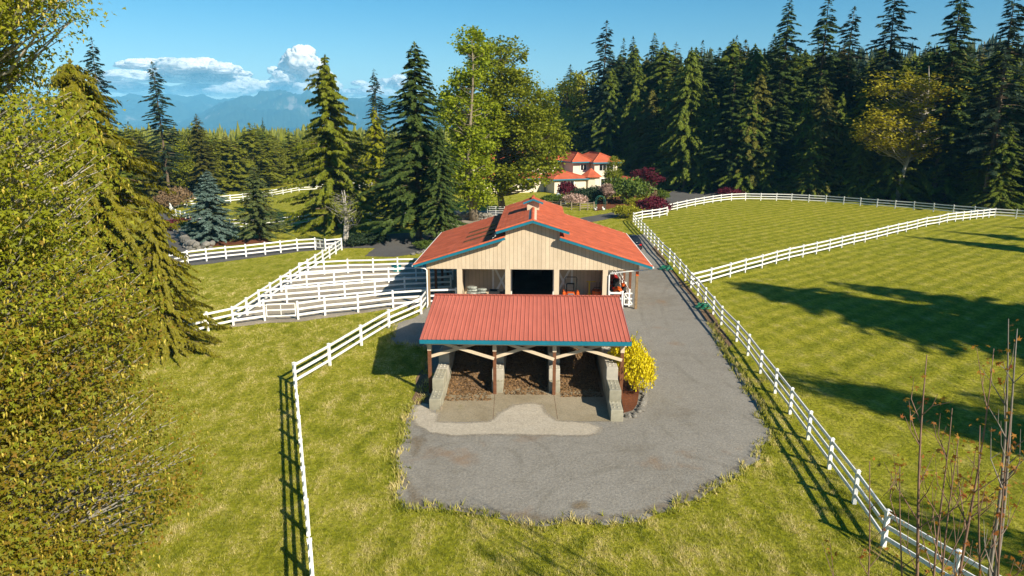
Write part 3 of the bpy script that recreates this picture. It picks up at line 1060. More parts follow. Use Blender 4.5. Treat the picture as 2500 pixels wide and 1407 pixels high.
scatter_grass('rough_grass', 150000, (15, 62), (0.04, 0.17), 0.022, L['grass'], 'rough green and straw grass around the gravel yard', 1, lambda P: P[:, 0] < fence_x(P[:, 1]), 1.5)
scatter_grass('paddock_grass', 80000, (17, 85), (0.02, 0.08), 0.026, L['lawn'], 'short mown grass of the large paddock on the right', 2, lambda P: P[:, 0] > fence_x(P[:, 1]), 1.1, 3)


def edge_tufts():
    """long grass hanging over the edge of the gravel"""
    rng = np.random.default_rng(11)
    pts = COVERS[0]
    P = []
    for i in range(len(pts)):
        p = Vector(pts[i])
        if p.y > 47 or (p.x > -4 and p.y > 33 and p.x < 8):
            continue
        for k in range(9):
            P.append((p.x + rng.normal(0, 0.16), p.y + rng.normal(0, 0.16)))
    P = np.array(P)
    n = len(P)
    Vs = []
    for b in range(5):
        a = rng.uniform(0, 2 * math.pi, n)
        w = 0.022
        h = rng.uniform(0.10, 0.30, n)
        base = np.stack([P[:, 0] + rng.normal(0, 0.04, n), P[:, 1] + rng.normal(0, 0.04, n), np.zeros(n)], 1)
        side = np.stack([np.cos(a), np.sin(a), np.zeros(n)], 1) * w
        lean = rng.uniform(0.2, 0.9, n) * h
        a3 = rng.uniform(0, 2 * math.pi, n)
        tip = base + np.stack([np.cos(a3) * lean, np.sin(a3) * lean, h], 1)
        Vs.append(np.stack([base - side, base + side, tip], 1))
    V = np.concatenate(Vs).reshape(-1, 3)
    tag(link('edge_grass', np_mesh('edge_grass', V, np.arange(len(V)).reshape(-1, 3), L['grass'])), 'uneven tufts of grass along the rim of the gravel yard', 'grass', kind='stuff')


edge_tufts()

# ---------------------------------------------------------------- barn
YAW = math.radians(-2.1)
barn = empty('barn', (1.55, 51.2, 0), YAW, 'large cream horse barn with terracotta tile roof and raised centre', 'barn')
HW, EH, MW, MHW = 8.15, 9.0, 2.05, 2.72      # half widths: posts, eave, monitor wall, monitor eave
W0, W1 = -0.6, 15.8
SL = 0.313


def low_z(u):
    return 3.5 + (EH - abs(u)) * SL


def mon_z(u):
    return 6.96 - abs(u) * SL


def gable_top(u):
    return (mon_z(u) if abs(u) < MW else low_z(u)) - 0.24


gw = MB()
gw.box((0, 0.09, 3.16), (HW * 2 + 0.02, 0.1, 0.16))
gable = gw.build('gable_wall', M['creamtrim'], barn)


def boards(parent, x0, x1, y, bot, topf, step=0.305, th=0.035, brk=(), gap=0.014, facing=-1, mat=None):
    xs = [x0]
    while xs[-1] < x1 - 0.02:
        xs.append(min(x1, xs[-1] + step))
    for a, b in zip(xs[:-1], xs[1:]):
        a_, b_ = a + gap / 2, b - gap / 2
        cut = [a_] + [q for q in brk if a_ + 0.01 < q < b_ - 0.01] + [b_]
        mb = MB()
        for c, d in zip(cut[:-1], cut[1:]):
            e = 1e-3
            mb.prism([(c, y, bot), (d, y, bot), (d, y, topf(d - e)), (c, y, topf(c + e))], (0, facing * th, 0))
        mb.build('siding_board', mat or M['cream'], parent)


boards(gable, -HW, HW, 0.035, 3.1, gable_top, brk=(-MW, 0.0, MW))
# solid backing just behind the boards, so the joints read as shadow lines
bk = MB()
for s in (-1, 1):
    bk.prism([(s * 0.001, 0.04, 3.12), (s * (HW - 0.02), 0.04, 3.12), (s * (HW - 0.02), 0.04, gable_top(HW) - 0.01), (s * MW, 0.04, low_z(MW) - 0.26), (s * MW, 0.04, gable_top(MW - 0.01) - 0.02), (s * 0.001, 0.04, gable_top(0) - 0.02)], (0, 0.05, 0))
bk.build('backing', M['darkwood'], gable)

roof = MB()
for s in (-1, 1):
    roof.prism([(s * MW, W0, low_z(MW)), (s * EH, W0, low_z(EH)), (s * EH, W0, low_z(EH) - 0.16), (s * MW, W0, low_z(MW) - 0.16)], (0, W1 - W0, 0))
    roof.prism([(s * 0.002, W0, mon_z(0)), (s * MHW, W0, mon_z(MHW)), (s * MHW, W0, mon_z(MHW) - 0.16), (s * 0.002, W0, mon_z(0) - 0.16)], (0, W1 - W0, 0))
roofo = roof.build('roof', M['creamtrim'], barn)
mw = MB()
for s in (-1, 1):
    mw.box((s * (MW - 0.03), (W1 - 0.4) / 2, (low_z(MW) + mon_z(MW)) / 2 - 0.1), (0.05, W1 - 0.5, 0.5))
mw.build('clerestory_wall', M['cream'], barn)

# tiles: courses running along the barn, laid from the eave up
TV = [(-0.163, 0, 0.004), (0.163, 0, 0.004), (-0.163, 0.42, 0.014), (0.163, 0.42, 0.014), (-0.163, 0.42, 0.0), (0.163, 0.42, 0.0), (0.0, 0, 0.006), (0.0, 0.42, 0.017)]
TF = [(0, 6, 7), (0, 7, 2), (6, 1, 3), (6, 3, 7), (2, 7, 4), (7, 5, 4), (7, 3, 5), (0, 2, 4), (1, 5, 3)]
tile_me = np_mesh('roof_tile', np.array(TV), np.array(TF), M['tile'])
tl = []
rngt = np.random.default_rng(4)
for s in (-1, 1):
    for (ua, ub, zf) in ((MW + 0.05, EH + 0.06, low_z), (0.10, MHW + 0.06, mon_z)):
        run = (ub - ua) * math.sqrt(1 + SL * SL)
        nc = int(run / 0.36)
        for c in range(nc):
            u = ub - 0.02 - (c + 1) * 0.36 / math.sqrt(1 + SL * SL) - 0.04
            nw = int((W1 - W0) / 0.33)
            for k in range(nw):
                w = W0 + 0.17 + k * 0.33 + (0.165 if c % 2 else 0)
                if w > W1 - 0.1:
                    continue
                tl.append((w, s, u, zf(u)))
tl.sort(key=lambda q: q[0])
ca_, sa_ = 1 / math.sqrt(1 + SL * SL), SL / math.sqrt(1 + SL * SL)


def tile_R(s):
    # columns: width (along barn), down-slope, normal
    d = Vector((s * ca_, 0, -sa_))
    w = Vector((0, 1, 0))
    n = Vector((s * sa_, 0, ca_))
    return Matrix((w, d, n)).transposed()


for (w, s, u, z) in tl[:300]:
    o = link('roof_tile', tile_me, roofo)
    R3 = tile_R(s)
    o.matrix_local = Matrix.Translation((s * u, w, z + rngt.uniform(0, 0.006))) @ R3.to_4x4()
rest = tl[300:]
pos = np.array([(s * u, w, z + rngt.uniform(0, 0.006)) for (w, s, u, z) in rest])
RT = np.array([np.array(tile_R(s)) for (w, s, u, z) in rest])
V, F = stamp(TV, TF, pos, RT, np.ones(len(rest)))
tag(link('tile_field', np_mesh('tile_field', V, F, M['tile']), roofo), kind='stuff')


def half_pipe(Lg, r, n=5, th=0.02):
    mb = MB()
    V = []
    for k in range(n + 1):
        a = math.pi * k / n
        for x in (0, Lg):
            rr = r * (1.08 if x == 0 else 0.95)
            V.append((x, rr * math.cos(a), rr * math.sin(a)))
    F = [(2 * k, 2 * k + 1, 2 * k + 3, 2 * k + 2) for k in range(n)]
    F.append(tuple(range(0, 2 * n + 2, 2)))
    return mb.add(V, F)


rake_me = half_pipe(0.42, 0.10).mesh('rake_tile', M['tile'])
for s in (-1, 1):
    for (ua, ub, zf) in ((MW + 0.02, EH, low_z), (0.06, MHW, mon_z)):
        n = int((ub - ua) / ca_ / 0.405)
        for k in range(n + 1):
            u = ub + 0.04 - k * 0.405 * ca_
            # start at lower end, run up-slope
            o = link('rake_tile', rake_me, roofo)
            x = Vector((-s * ca_, 0, sa_))
            y = Vector((0, 1, 0))
            z = x.cross(y)
            if z.z < 0:
                y = -y
                z = -z
            o.matrix_local = Matrix.Translation((s * u, W0 + 0.05, zf(u) + 0.02)) @ Matrix((x, y, z)).transposed().to_4x4()
ridge_me = half_pipe(0.44, 0.13).mesh('ridge_tile', M['tile'])
for k in range(int((W1 - W0) / 0.42)):
    o = link('ridge_tile', ridge_me, roofo)
    x, y, z = Vector((0, 1, 0)), Vector((-1, 0, 0)), Vector((0, 0, 1))
    o.matrix_local = Matrix.Translation((0, W0 + k * 0.42, mon_z(0) + 0.01)) @ Matrix((x, y, z)).transposed().to_4x4()
# teal fascia boards along the rakes and eaves
for s in (-1, 1):
    MB().bar((s * MW, W0 - 0.03, low_z(MW) - 0.10), (s * (EH + 0.02), W0 - 0.03, low_z(EH) - 0.10), 0.05, 0.18).build('fascia', M['teal'], roofo)
    MB().bar((s * 0.0, W0 - 0.03, mon_z(0) - 0.10), (s * MHW, W0 - 0.03, mon_z(MHW) - 0.10), 0.052, 0.18).build('fascia', M['teal'], roofo)
    MB().box((s * (EH + 0.03), (W0 + W1) / 2, low_z(EH) - 0.13), (0.04, W1 - W0 - 0.1, 0.22)).build('eave_board', M['teal'], roofo)
    MB().box((s * (MHW + 0.03), (W0 + W1) / 2, mon_z(MHW) - 0.12), (0.04, W1 - W0 - 0.1, 0.20)).build('eave_board', M['teal'], roofo)
    g = MB()
    g.box((s * (EH + 0.11), (W0 + W1) / 2, low_z(EH) - 0.08), (0.11, W1 - W0, 0.09))
    g.build('gutter', M['whitetrim'], roofo)
# skylight strips on the left slope
for k, w in enumerate((3.2, 5.6, 8.0)):
    ua, ub = 3.2, 5.6
    o = MB().bar((-ua, w, low_z(ua) + 0.06), (-ub, w, low_z(ub) + 0.06), 0.22, 0.10).build('skylight', M['tiledark'], roofo)
    MB().bar((-ua - 0.06, w, low_z(ua + 0.06) + 0.115), (-ub + 0.06, w, low_z(ub - 0.06) + 0.115), 0.14, 0.02).build('pane', M['glass'], o)
# cupola astride the ridge
cw = 6.6
cup = MB().box((0, cw + 0.5, 7.0), (1.02, 1.0, 1.0)).build('cupola', M['cream'], barn)
cr = MB()
for s in (-1, 1):
    cr.prism([(0, cw - 0.35, 7.86), (s * 0.82, cw - 0.35, 7.54), (s * 0.82, cw - 0.35, 7.46), (0, cw - 0.35, 7.78)], (0, 1.7, 0))
cr.build('cupola_roof', M['tile'], cup)
for s in (-1, 1):
    MB().bar((0, cw - 0.37, 7.76), (s * 0.84, cw - 0.37, 7.43), 0.05, 0.15).build('cupola_fascia', M['teal'], cup)
for k in range(4):
    o = link('cupola_ridge_tile', ridge_me, cup)
    x, y, z = Vector((0, 1, 0)), Vector((-1, 0, 0)), Vector((0, 0, 1))
    o.matrix_local = Matrix.Translation((0, cw - 0.38 + k * 0.42, 7.86)) @ Matrix((x, y, z)).transposed().to_4x4()
tw = MB().prism([(-0.46, cw - 0.01, 7.5), (0.46, cw - 0.01, 7.5), (0, cw - 0.01, 7.72)], (0, 0.2, 0))
tw.build('cupola_gable', M['cream'], cup)

# posts and inner walls
for u in (-5.6, -1.87, 1.87, 5.6):
    MB().box((u, 0.10, 1.55), (0.40, 0.20, 3.1)).build('post', M['creamtrim'], barn)
for s in (-1, 1):
    for w in (0.15, 3.9, 7.7, 11.5, 15.0):
        MB().box((s * (HW - 0.12), w, 1.6), (0.2, 0.2, 3.2)).build('post', M['tanpost'] if w < 1 else M['brownpost'], barn)
MB().box((HW - 0.12, 0.04, 2.83), (0.21, 0.02, 0.36)).build('sign_plate', M['orange'], barn)
WB = 2.7
alc = MB()
alc.box((0, WB + 0.1, 3.3), (11.2, 0.1, 0.5))
alcove = alc.build('alcove_wall', M['creamtrim'], barn)
boards(alcove, -5.5, -1.72, WB, 0.0, lambda u: 3.2)
boards(alcove, 1.72, 5.5, WB, 0.0, lambda u: 3.2)
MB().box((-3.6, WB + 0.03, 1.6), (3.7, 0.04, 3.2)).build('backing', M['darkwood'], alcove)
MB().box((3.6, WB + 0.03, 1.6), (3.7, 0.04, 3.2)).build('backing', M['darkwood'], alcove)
for s in (-1, 1):
    d = MB()
    d.box((s * 2.5, WB - 0.07, 1.55), (1.4, 0.03, 2.9))
    door = d.build('sliding_door', M['cream'], alcove)
    x0, x1 = s * 1.82, s * 3.18
    for a in (x0, x1):
        MB().box((a, WB - 0.105, 1.55), (0.16, 0.04, 2.9)).build('door_rail', M['whitetrim'], door)
    MB().bar((x0, WB - 0.108, 0.2), (x1, WB - 0.108, 2.95), 0.03, 0.17).build('cross_brace', M['whitetrim'], door)
    MB().bar((x0, WB - 0.112, 2.95), (x1, WB - 0.112, 0.2), 0.03, 0.17).build('cross_brace', M['whitetrim'], door)
    MB().box((s * 1.70, WB - 0.06, 1.55), (0.10, 0.16, 3.1)).build('jamb', M['whitetrim'], alcove)
iw = MB()
for s in (-1, 1):
    iw.box((s * 5.6, 7.8, 1.6), (0.12, 15.2, 3.2))
iw.build('stall_wall', M['cream'], barn)
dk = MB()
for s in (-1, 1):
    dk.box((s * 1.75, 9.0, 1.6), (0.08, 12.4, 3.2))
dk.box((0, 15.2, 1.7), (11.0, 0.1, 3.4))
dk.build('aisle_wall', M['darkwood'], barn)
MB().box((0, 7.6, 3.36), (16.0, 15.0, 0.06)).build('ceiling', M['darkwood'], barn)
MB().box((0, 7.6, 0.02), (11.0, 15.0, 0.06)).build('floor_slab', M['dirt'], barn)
MB().box((0.1, 15.13, 2.0), (1.5, 0.03, 0.9)).build('far_window', M['bluewater'], barn)
for w in (9.0, 13.0):
    MB().box((0.2, w, 1.2), (1.2, 0.6, 0.9)).build('stall_chest', M['darkwood'], barn)
# downspouts
def pipe(name, pts, r, mat, parent, n=7):
    mb = MB()
    mb.tube(pts, r, n)
    return mb.build(name, mat, parent, True)


pipe('downspout', [(-EH - 0.05, W0 + 0.15, 3.34), (-HW - 0.15, 0.0, 3.12), (-HW + 0.02, -0.02, 3.0), (-HW + 0.02, -0.02, 0.25), (-HW + 0.0, -0.22, 0.05)], 0.055, M['vinyl'], barn)
pipe('downspout', [(EH + 0.02, W0 + 0.15, 3.34), (EH - 0.35, -0.3, 3.18), (HW - 0.3, -0.10, 3.08), (5.95, -0.08, 2.86), (5.88, -0.08, 2.7), (5.88, -0.08, 0.1)], 0.055, M['vinyl'], barn)
pipe('downspout', [(-MHW - 0.05, W0 + 0.1, 6.0), (-MHW - 0.06, W0 + 0.15, 5.75), (-MHW - 0.3, W0 + 0.15, 5.55)], 0.05, M['vinyl'], barn)

# ---------------------------------------------------------------- open shed
shed = empty('open_shed', (0.68, 33.9, 0), YAW, 'open three bay shed with red ribbed metal roof and teal fascia', 'shed')
SHW, SY0, SY1, SY2, SZ0, SZ1 = 5.41, -0.62, 4.92, 10.2, 3.2, 4.18
SZ2 = 2.62
slope_len = math.hypot(SY1 - SY0, SZ1 - SZ0)


def panel_mesh(width, Ls):
    prof = []
    n = 4
    p = width / n
    for k in range(n):
        x = k * p
        prof += [(x, 0), (x + p * 0.70, 0), (x + p * 0.79, 0.028), (x + p * 0.91, 0.028)]
    prof.append((width, 0))
    V, F = [], []
    for (x, z) in prof:
        V += [(x, 0, z), (x, Ls, z)]
    for k in range(len(prof) - 1):
        F.append((2 * k, 2 * k + 2, 2 * k + 3, 2 * k + 1))
    return MB().add(V, F).mesh('roof_panel', M['redmetal'])


NP = 12
pw = 2 * SHW / NP
pan_me = panel_mesh(pw, slope_len + 0.04)
dkm = MB()
dkm.prism([(-SHW + 0.03, SY0 + 0.04, SZ0 - 0.06), (-SHW + 0.03, SY1, SZ1 - 0.05), (-SHW + 0.03, SY2 - 0.04, SZ2 - 0.06), (-SHW + 0.03, SY2 - 0.04, SZ2 - 0.10), (-SHW + 0.03, SY1, SZ1 - 0.09), (-SHW + 0.03, SY0 + 0.04, SZ0 - 0.10)], (2 * SHW - 0.06, 0, 0))
sroof = dkm.build('roof', M['creamtrim'], shed)
tilt = math.atan2(SZ1 - SZ0, SY1 - SY0)
for k in range(NP):
    link('roof_panel', pan_me, sroof, (-SHW + k * pw, SY0 - 0.02, SZ0), (tilt, 0, 0))
    link('roof_panel', pan_me, sroof, (SHW - k * pw, SY2 + 0.02, SZ2), (math.atan2(SZ1 - SZ2, SY2 - SY1), 0, math.pi))
MB().prism([(-SHW - 0.02, SY1 - 0.16, SZ1 + 0.02), (-SHW - 0.02, SY1, SZ1 + 0.055), (-SHW - 0.02, SY1 + 0.16, SZ1 + 0.02)], (2 * SHW + 0.04, 0, 0)).build('ridge_cap', M['redmetal'], sroof)
MB().box((0, SY0, SZ0 - 0.12), (2 * SHW, 0.05, 0.21)).build('fascia', M['teal'], shed)
MB().box((0, SY2, SZ2 - 0.17), (2 * SHW, 0.05, 0.30)).build('fascia', M['teal'], shed)
for s in (-1, 1):
    for (ya, yb, za) in ((SY0, SY1, SZ0), (SY2, SY1, SZ2)):
        MB().bar((s * (SHW + 0.005), ya, za - 0.13), (s * (SHW + 0.005), yb, SZ1 - 0.13), 0.04, 0.2).build('rake_board', M['teal'], shed)
PX = (-5.02, -1.59, 1.54, 5.06)
for j, y in enumerate((0.0, 4.9, 9.7)):
    for u in PX:
        top = (2.95, 3.85, 2.45)[j]
        z0 = 0.0
        p = MB().box((u, y, top / 2), (0.17, 0.17, top)).build('post', M['brownpost'], shed)
        if j == 0:
            MB().box((u, y - 0.005, 2.68), (0.20, 0.20, 0.52)).build('cream_sleeve', M['creamtrim'], p)
    zt = (2.86, 3.78, 2.42)[j]
    MB().box((0, y, zt), (2 * SHW - 0.3, 0.10, 0.26)).build('beam', M['creamtrim'], shed)
for a, b in zip(PX[:-1], PX[1:]):
    MB().bar((a + 0.05, 0.14, 2.03), (b - 0.3, 0.14, 2.98), 0.045, 0.16).build('cross_brace', M['creamtrim'], shed)
    MB().bar((b - 0.02, -0.12, 2.03), (a + 0.3, -0.12, 2.98), 0.045, 0.16).build('cross_brace', M['creamtrim'], shed)
for u in (PX[0], PX[3]):
    MB().bar((u, 0.1, 2.05), (u, 1.6, 2.98), 0.045, 0.14).build('knee_brace', M['creamtrim'], shed)
for k in range(7):
    MB().bar((-SHW + 0.5 + k * 1.63, SY0 + 0.1, SZ0 - 0.16), (-SHW + 0.5 + k * 1.63, SY1, SZ1 - 0.16), 0.05, 0.12).build('rafter', M['creamtrim'], shed)


def block_mesh(mat, Lb=1.5):
    mb = MB()
    w, h, c = 0.30, 0.60, 0.035
    prof = [(-w, 0), (-w, h - c), (-w + c, h), (w - c, h), (w, h - c), (w, 0)]
    e = 0.035
    ring = lambda y, k: [(x * k, y, z * (1 if k == 1 else 1) - (0 if k == 1 else (z > 0.3) * 0.02)) for x, z in prof]
    V = ring(0, 0.93) + ring(e, 1) + ring(Lb - e, 1) + ring(Lb, 0.93)
    F = [(0, 1, 2, 3, 4, 5), (23, 22, 21, 20, 19, 18)]
    for r in range(3):
        for k in range(6):
            F.append((r * 6 + k, r * 6 + 6 + k, r * 6 + 6 + (k + 1) % 6, r * 6 + (k + 1) % 6))
    mb.add(V, F)
    for y in (0.3, 0.6, 0.95, 1.25):
        for x in (-0.10, 0.10):
            if y < Lb - 0.1:
                mb.add([(x - 0.05, y - 0.05, h - 0.001), (x + 0.05, y - 0.05, h - 0.001), (x + 0.05, y + 0.05, h - 0.001), (x - 0.05, y + 0.05, h - 0.001), (x, y, h + 0.07)],
                       [(0, 1, 4), (1, 2, 4), (2, 3, 4), (3, 0, 4)])
    return mb.mesh('block', mat)


BLK, BLKM = block_mesh(M['block']), block_mesh(M['blockmoss'])


def block_wall(x, y, starts, yend, label, mossy=1, flip=False):
    w = empty('block_wall', (x, y, 0), YAW, label, 'block wall')
    for lv, ys in enumerate(starts):
        yy = ys - y
        i = 0
        while yy + y < yend - 0.4:
            me = BLKM if (lv == 0 or (lv == 1 and i == 0 and mossy > 1)) else BLK
            link('block', me, w, (random.uniform(-0.015, 0.015), yy, 0.6 * lv), (0, 0, random.uniform(-0.008, 0.008)))
            yy += 1.505
            i += 1
    return w


random.seed(5)
block_wall(-3.86, 31.85, (31.85, 33.1, 35.4), 43.4, 'stepped concrete block wall along the grass side of the shed', 2)
block_wall(-0.78, 34.08, (34.08, 34.5, 35.5), 43.4, 'concrete block divider behind the second shed post')
block_wall(2.26, 34.08, (34.08, 34.5, 35.5), 43.4, 'concrete block divider behind the third shed post')
block_wall(5.06, 30.5, (30.5, 31.5, 33.1), 43.4, 'longest stepped concrete block wall beside the yellow bush', 2)
bw = empty('block_wall', (-4.2, 43.9, 0), YAW - math.pi / 2, 'shaded concrete block wall closing the back of the shed', 'block wall')
for lv in range(3):
    for k in range(7):
        link('block', BLK, bw, (0, k * 1.505 - (0.3 if lv == 1 else 0), 0.6 * lv))
for k, (px, py) in enumerate(((1058, 992), (1067, 996), (1076, 999))):
    p = G(px, py)
    o = MB().box((0, 0, 0.09), (0.13, 0.34, 0.18)).build('wood_block', M['greywood'], None, loc=(p.x, p.y, 0.03), rot=(0, 0, 0.25))
    tag(o, 'short wooden block, %s of three at the left wall end' % ('leftmost', 'middle', 'rightmost')[k], 'wood block', 'wood blocks at the wall end')


def mulch_pile(x0, x1, y0, y1, hmax, label, seed, n=3200):
    rng = np.random.default_rng(seed)
    nx, ny = 26, 60

    def hz_(x, y):
        t = (y - y0) / (y1 - y0)
        fx = (x - x0) / (x1 - x0)
        h = hmax * sstep(0.0, 0.75, t) * (0.8 + 0.35 * math.sin(math.pi * fx))
        h += 0.16 * noise.noise(Vector((x * 1.1 + seed, y * 1.1, 1))) * min(1, t * 6) + 0.05 * noise.noise(Vector((x * 4, y * 4, seed)))
        edge = 0.5 * (0.5 + noise.noise(Vector((x * 1.4, seed, 2)))) / (y1 - y0)
        return max(h * sstep(edge * 0.3, edge + 0.12, t), 0.0) + 0.02

    V = [(x0 + (x1 - x0) * i / (nx - 1), y0 + (y1 - y0) * j / (ny - 1)) for j in range(ny) for i in range(nx)]
    V = [(x, y, hz_(x, y)) for x, y in V]
    F = [(j * nx + i, j * nx + i + 1, (j + 1) * nx + i + 1, (j + 1) * nx + i) for j in range(ny - 1) for i in range(nx - 1)]
    t = empty('mulch_pile', ((x0 + x1) / 2, y0, 0), 0, label, 'mulch pile')
    me = MB().add([(a - (x0 + x1) / 2, b - y0, c) for a, b, c in V], F).mesh('heap', M['dirt'], True)
    link('heap', me, t)
    P = []
    for k in range(n):
        x = rng.uniform(x0, x1)
        y = y0 - 0.5 + (y1 - y0) * rng.random() ** 1.6
        if y < y0 + 0.2 and rng.random() > 0.35:
            continue
        P.append((x - (x0 + x1) / 2, y - y0, (hz_(x, y) if y > y0 else 0.02) + 0.03))
    P = np.array(P)
    n = len(P)
    R_ = frames(rng.normal(0, 1, (n, 3)) * [1, 1, 0.5], rng.normal(0, 0.5, (n, 3)) + [0, 0, 1])
    tv = [(-0.5, -0.25, 0), (0.5, -0.3, 0), (0.45, 0.3, 0), (-0.45, 0.25, 0), (0, 0, 0.3)]
    tf = [(0, 1, 4), (1, 2, 4), (2, 3, 4), (3, 0, 4)]
    V, F = stamp(tv, tf, P, R_, rng.uniform(0.05, 0.15, n))
    tag(link('wood_chips', np_mesh('wood_chips', V, F, M['woodchip']), t), kind='stuff')


mulch_pile(-3.54, -1.08, 33.5, 43.3, 1.35, 'coarse brown mulch heap in the bay nearest the grass', 1)
mulch_pile(-0.46, 1.94, 34.3, 43.3, 1.15, 'dark mulch heap in the middle bay of the shed', 2)
mulch_pile(2.58, 4.74, 34.0, 43.3, 1.35, 'coarse brown mulch heap in the bay beside the yellow bush', 3)

# ---------------------------------------------------------------- white three-rail fences
PH = 1.36
pm = MB().box((0, 0, PH / 2 - 0.02), (0.135, 0.135, PH + 0.04))
pm.box((0, 0, PH + 0.012), (0.165, 0.165, 0.024))
pm.add([(-0.075, -0.075, PH + 0.024), (0.075, -0.075, PH + 0.024), (0.075, 0.075, PH + 0.024), (-0.075, 0.075, PH + 0.024), (0, 0, PH + 0.065)], [(0, 1, 4), (1, 2, 4), (2, 3, 4), (3, 0, 4)])
POST = pm.mesh('post', M['vinyl'])
RAIL = MB().box((0.5, 0, 0), (1, 0.045, 0.145)).mesh('rail', M['vinyl'])
RZ = (1.23, 0.79, 0.36)
rngf = random.Random(9)


def T(px, py):
    p = G(px, py, PH + 0.05)
    p.z = 0
    return p


def even(pts, step=2.44):
    """posts about every 2.44 m along a line of points"""
    out = [pts[0]]
    for a, b in zip(pts[:-1], pts[1:]):
        n = max(1, round((b - a).length / step))
        out += [a + (b - a) * (k / n) for k in range(1, n + 1)]
    return out


def rail_between(par, a, b, z, org):
    d = b - a
    o = link('rail', RAIL, par)
    o.location = (a.x - org.x, a.y - org.y, z)
    o.rotation_euler = (0, rngf.uniform(-0.003, 0.003), math.atan2(d.y, d.x))
    o.scale = (d.length, 1, 1)
    return o


def fence(pts, label, gaps=(), skip_first=False, skip_last=False):
    org = pts[0]
    f = empty('rail_fence', (org.x, org.y, 0), 0, label, 'fence', 'white three-rail fences')
    for i, p in enumerate(pts):
        if (i == 0 and skip_first) or (i == len(pts) - 1 and skip_last):
            continue
        o = link('post', POST, f, (p.x - org.x, p.y - org.y, 0), (rngf.uniform(-0.006, 0.006), rngf.uniform(-0.006, 0.006), math.atan2(*(pts[min(i + 1, len(pts) - 1)] - pts[max(i - 1, 0)]).xy.yx) if len(pts) > 1 else 0))
    for i in range(len(pts) - 1):
        if i in gaps:
            continue
        for z in RZ:
            rail_between(f, pts[i], pts[i + 1], z, org)
    return f


c0 = T(717, 884)
fence([c0, T(802, 838), T(880, 793), T(948, 755), T(1027, 723), T(1040, 706)], 'white fence from the bent corner post up to the barn corner')
e0 = T(763, 1407)
dirv = (e0 - c0).normalized()
fence(even([c0 + dirv * 0.02, c0 + dirv * 22.0]), 'white fence seen edge on, running from the bend toward the viewer', skip_first=True)
penf = [T(370, 800), T(438, 779), T(503, 761), T(565, 748), T(643, 738), T(725, 735), T(791, 726), T(872, 719), T(958, 709), T(1040, 704), T(1113, 702)]
fence(penf, 'white fence along the front of the pens, with a wire gate in it', gaps=(4,))
fence(even([T(566, 747), T(833, 581)]), 'white diagonal fence between the left paddock and the pens', skip_first=True)
fence([T(728, 639), T(790, 635), T(848, 632), T(910, 631), T(970, 629), T(1030, 628), T(1085, 627)], 'white pen fence farthest up, nearest the shaded drive', skip_first=True)
fence([T(683, 671), T(747, 665), T(814, 660), T(882, 655), T(948, 653), T(1015, 650), T(1105, 647)], 'white pen divider, second one down from the drive', skip_first=True)
fence([T(634, 704), T(698, 699), T(777, 693), T(840, 688), T(914, 682), T(987, 676), T(1100, 671)], 'white pen divider, next one above the front pen fence', skip_first=True)
fence([T(330, 650), T(372, 632), T(412, 620), T(455, 611), T(501, 605.5), T(549, 600.6), T(598, 596), T(645, 591), T(683, 587), T(724, 582.6), T(768, 580)], 'white fence along the asphalt drive behind the left paddock')
fence([T(793, 583), T(833, 579.5)], 'short white fence panel at the top corner of the left paddock', skip_last=True)
fence(even([T(908, 444), T(815, 447), T(729, 451), T(690, 458), T(663, 463), T(592, 472.5), T(529, 478), T(454, 483.6), T(433, 487), T(413, 493)], 3.2), 'white fence along the far side of the upper left paddock')
fence(even([T(413, 494), T(416, 499), T(420, 506), T(428, 511), T(451, 518), T(479, 529)], 2.2), 'white fence at the tight left end of the upper paddock', skip_first=True)
fence(even([T(479, 530), T(560, 534), T(640, 534), T(711, 527), T(752, 524), T(786, 523), T(904, 519), T(1000, 516)], 2.9), 'white fence along the near side of the upper left paddock', skip_first=True)
rf = [T(2560, 1460), T(2343, 1343), T(2169, 1244), T(2095.5, 1147), T(2033, 1069), T(1980, 1003), T(1935, 946), T(1897.5, 899.5), T(1861, 855), T(1830, 815.6), T(1802, 784), T(1764, 747), T(1744, 723.6), T(1724, 702), T(1706, 682), T(1689, 665),
      T(1675, 648.5), T(1661, 633), T(1647, 618), T(1636, 607), T(1618, 592), T(1608, 581), T(1598.6, 571), T(1590, 562), T(1581.5, 553.5), T(1574, 546), T(1566, 538.5), T(1559, 531.6), T(1552, 525.7), T(1547, 519)]
fence(rf, 'long white fence along the right edge of the gravel drive')
fence([T(1547, 519), T(1568, 514), T(1592, 511), T(1610.6, 508.6), T(1629, 504.7)], 'short white fence over the purple shrub at the paddock corner', skip_first=True)
arc = [(1608, 502.6), (1632, 497.5), (1654, 492.7), (1677, 488), (1698, 484), (1719, 480.5), (1741, 477), (1761, 474.5), (1786.6, 472), (1821, 471), (1858.7, 471.6), (1897, 472), (1934, 473), (1976, 475), (2018, 477), (2061, 480), (2102, 483), (2143, 486), (2187.6, 489),
       (2233, 492), (2281, 496), (2329.6, 500), (2381, 503.6), (2431.6, 508), (2484, 511), (2540, 515)]
fence([T(*q) for q in arc], 'white fence curving along the forest edge behind the right paddocks')
crs = [(1689, 665), (1737, 653.6), (1784, 641), (1821, 631), (1862, 621), (1897, 611.5), (1928, 604), (1962, 597), (1995, 590), (2027, 583), (2057, 576), (2087, 569), (2114, 563.6), (2143, 557), (2168, 551), (2194, 545), (2215, 541), (2241, 535), (2263.6, 529.6), (2295.6, 525), (2315, 520),
       (2335, 517.6), (2353.6, 515.6), (2371, 514), (2387, 512), (2402, 511), (2417, 509), (2431.6, 508)]
fence([T(*q) for q in crs], 'white fence dividing the upper and lower right paddocks', skip_first=True, skip_last=True)


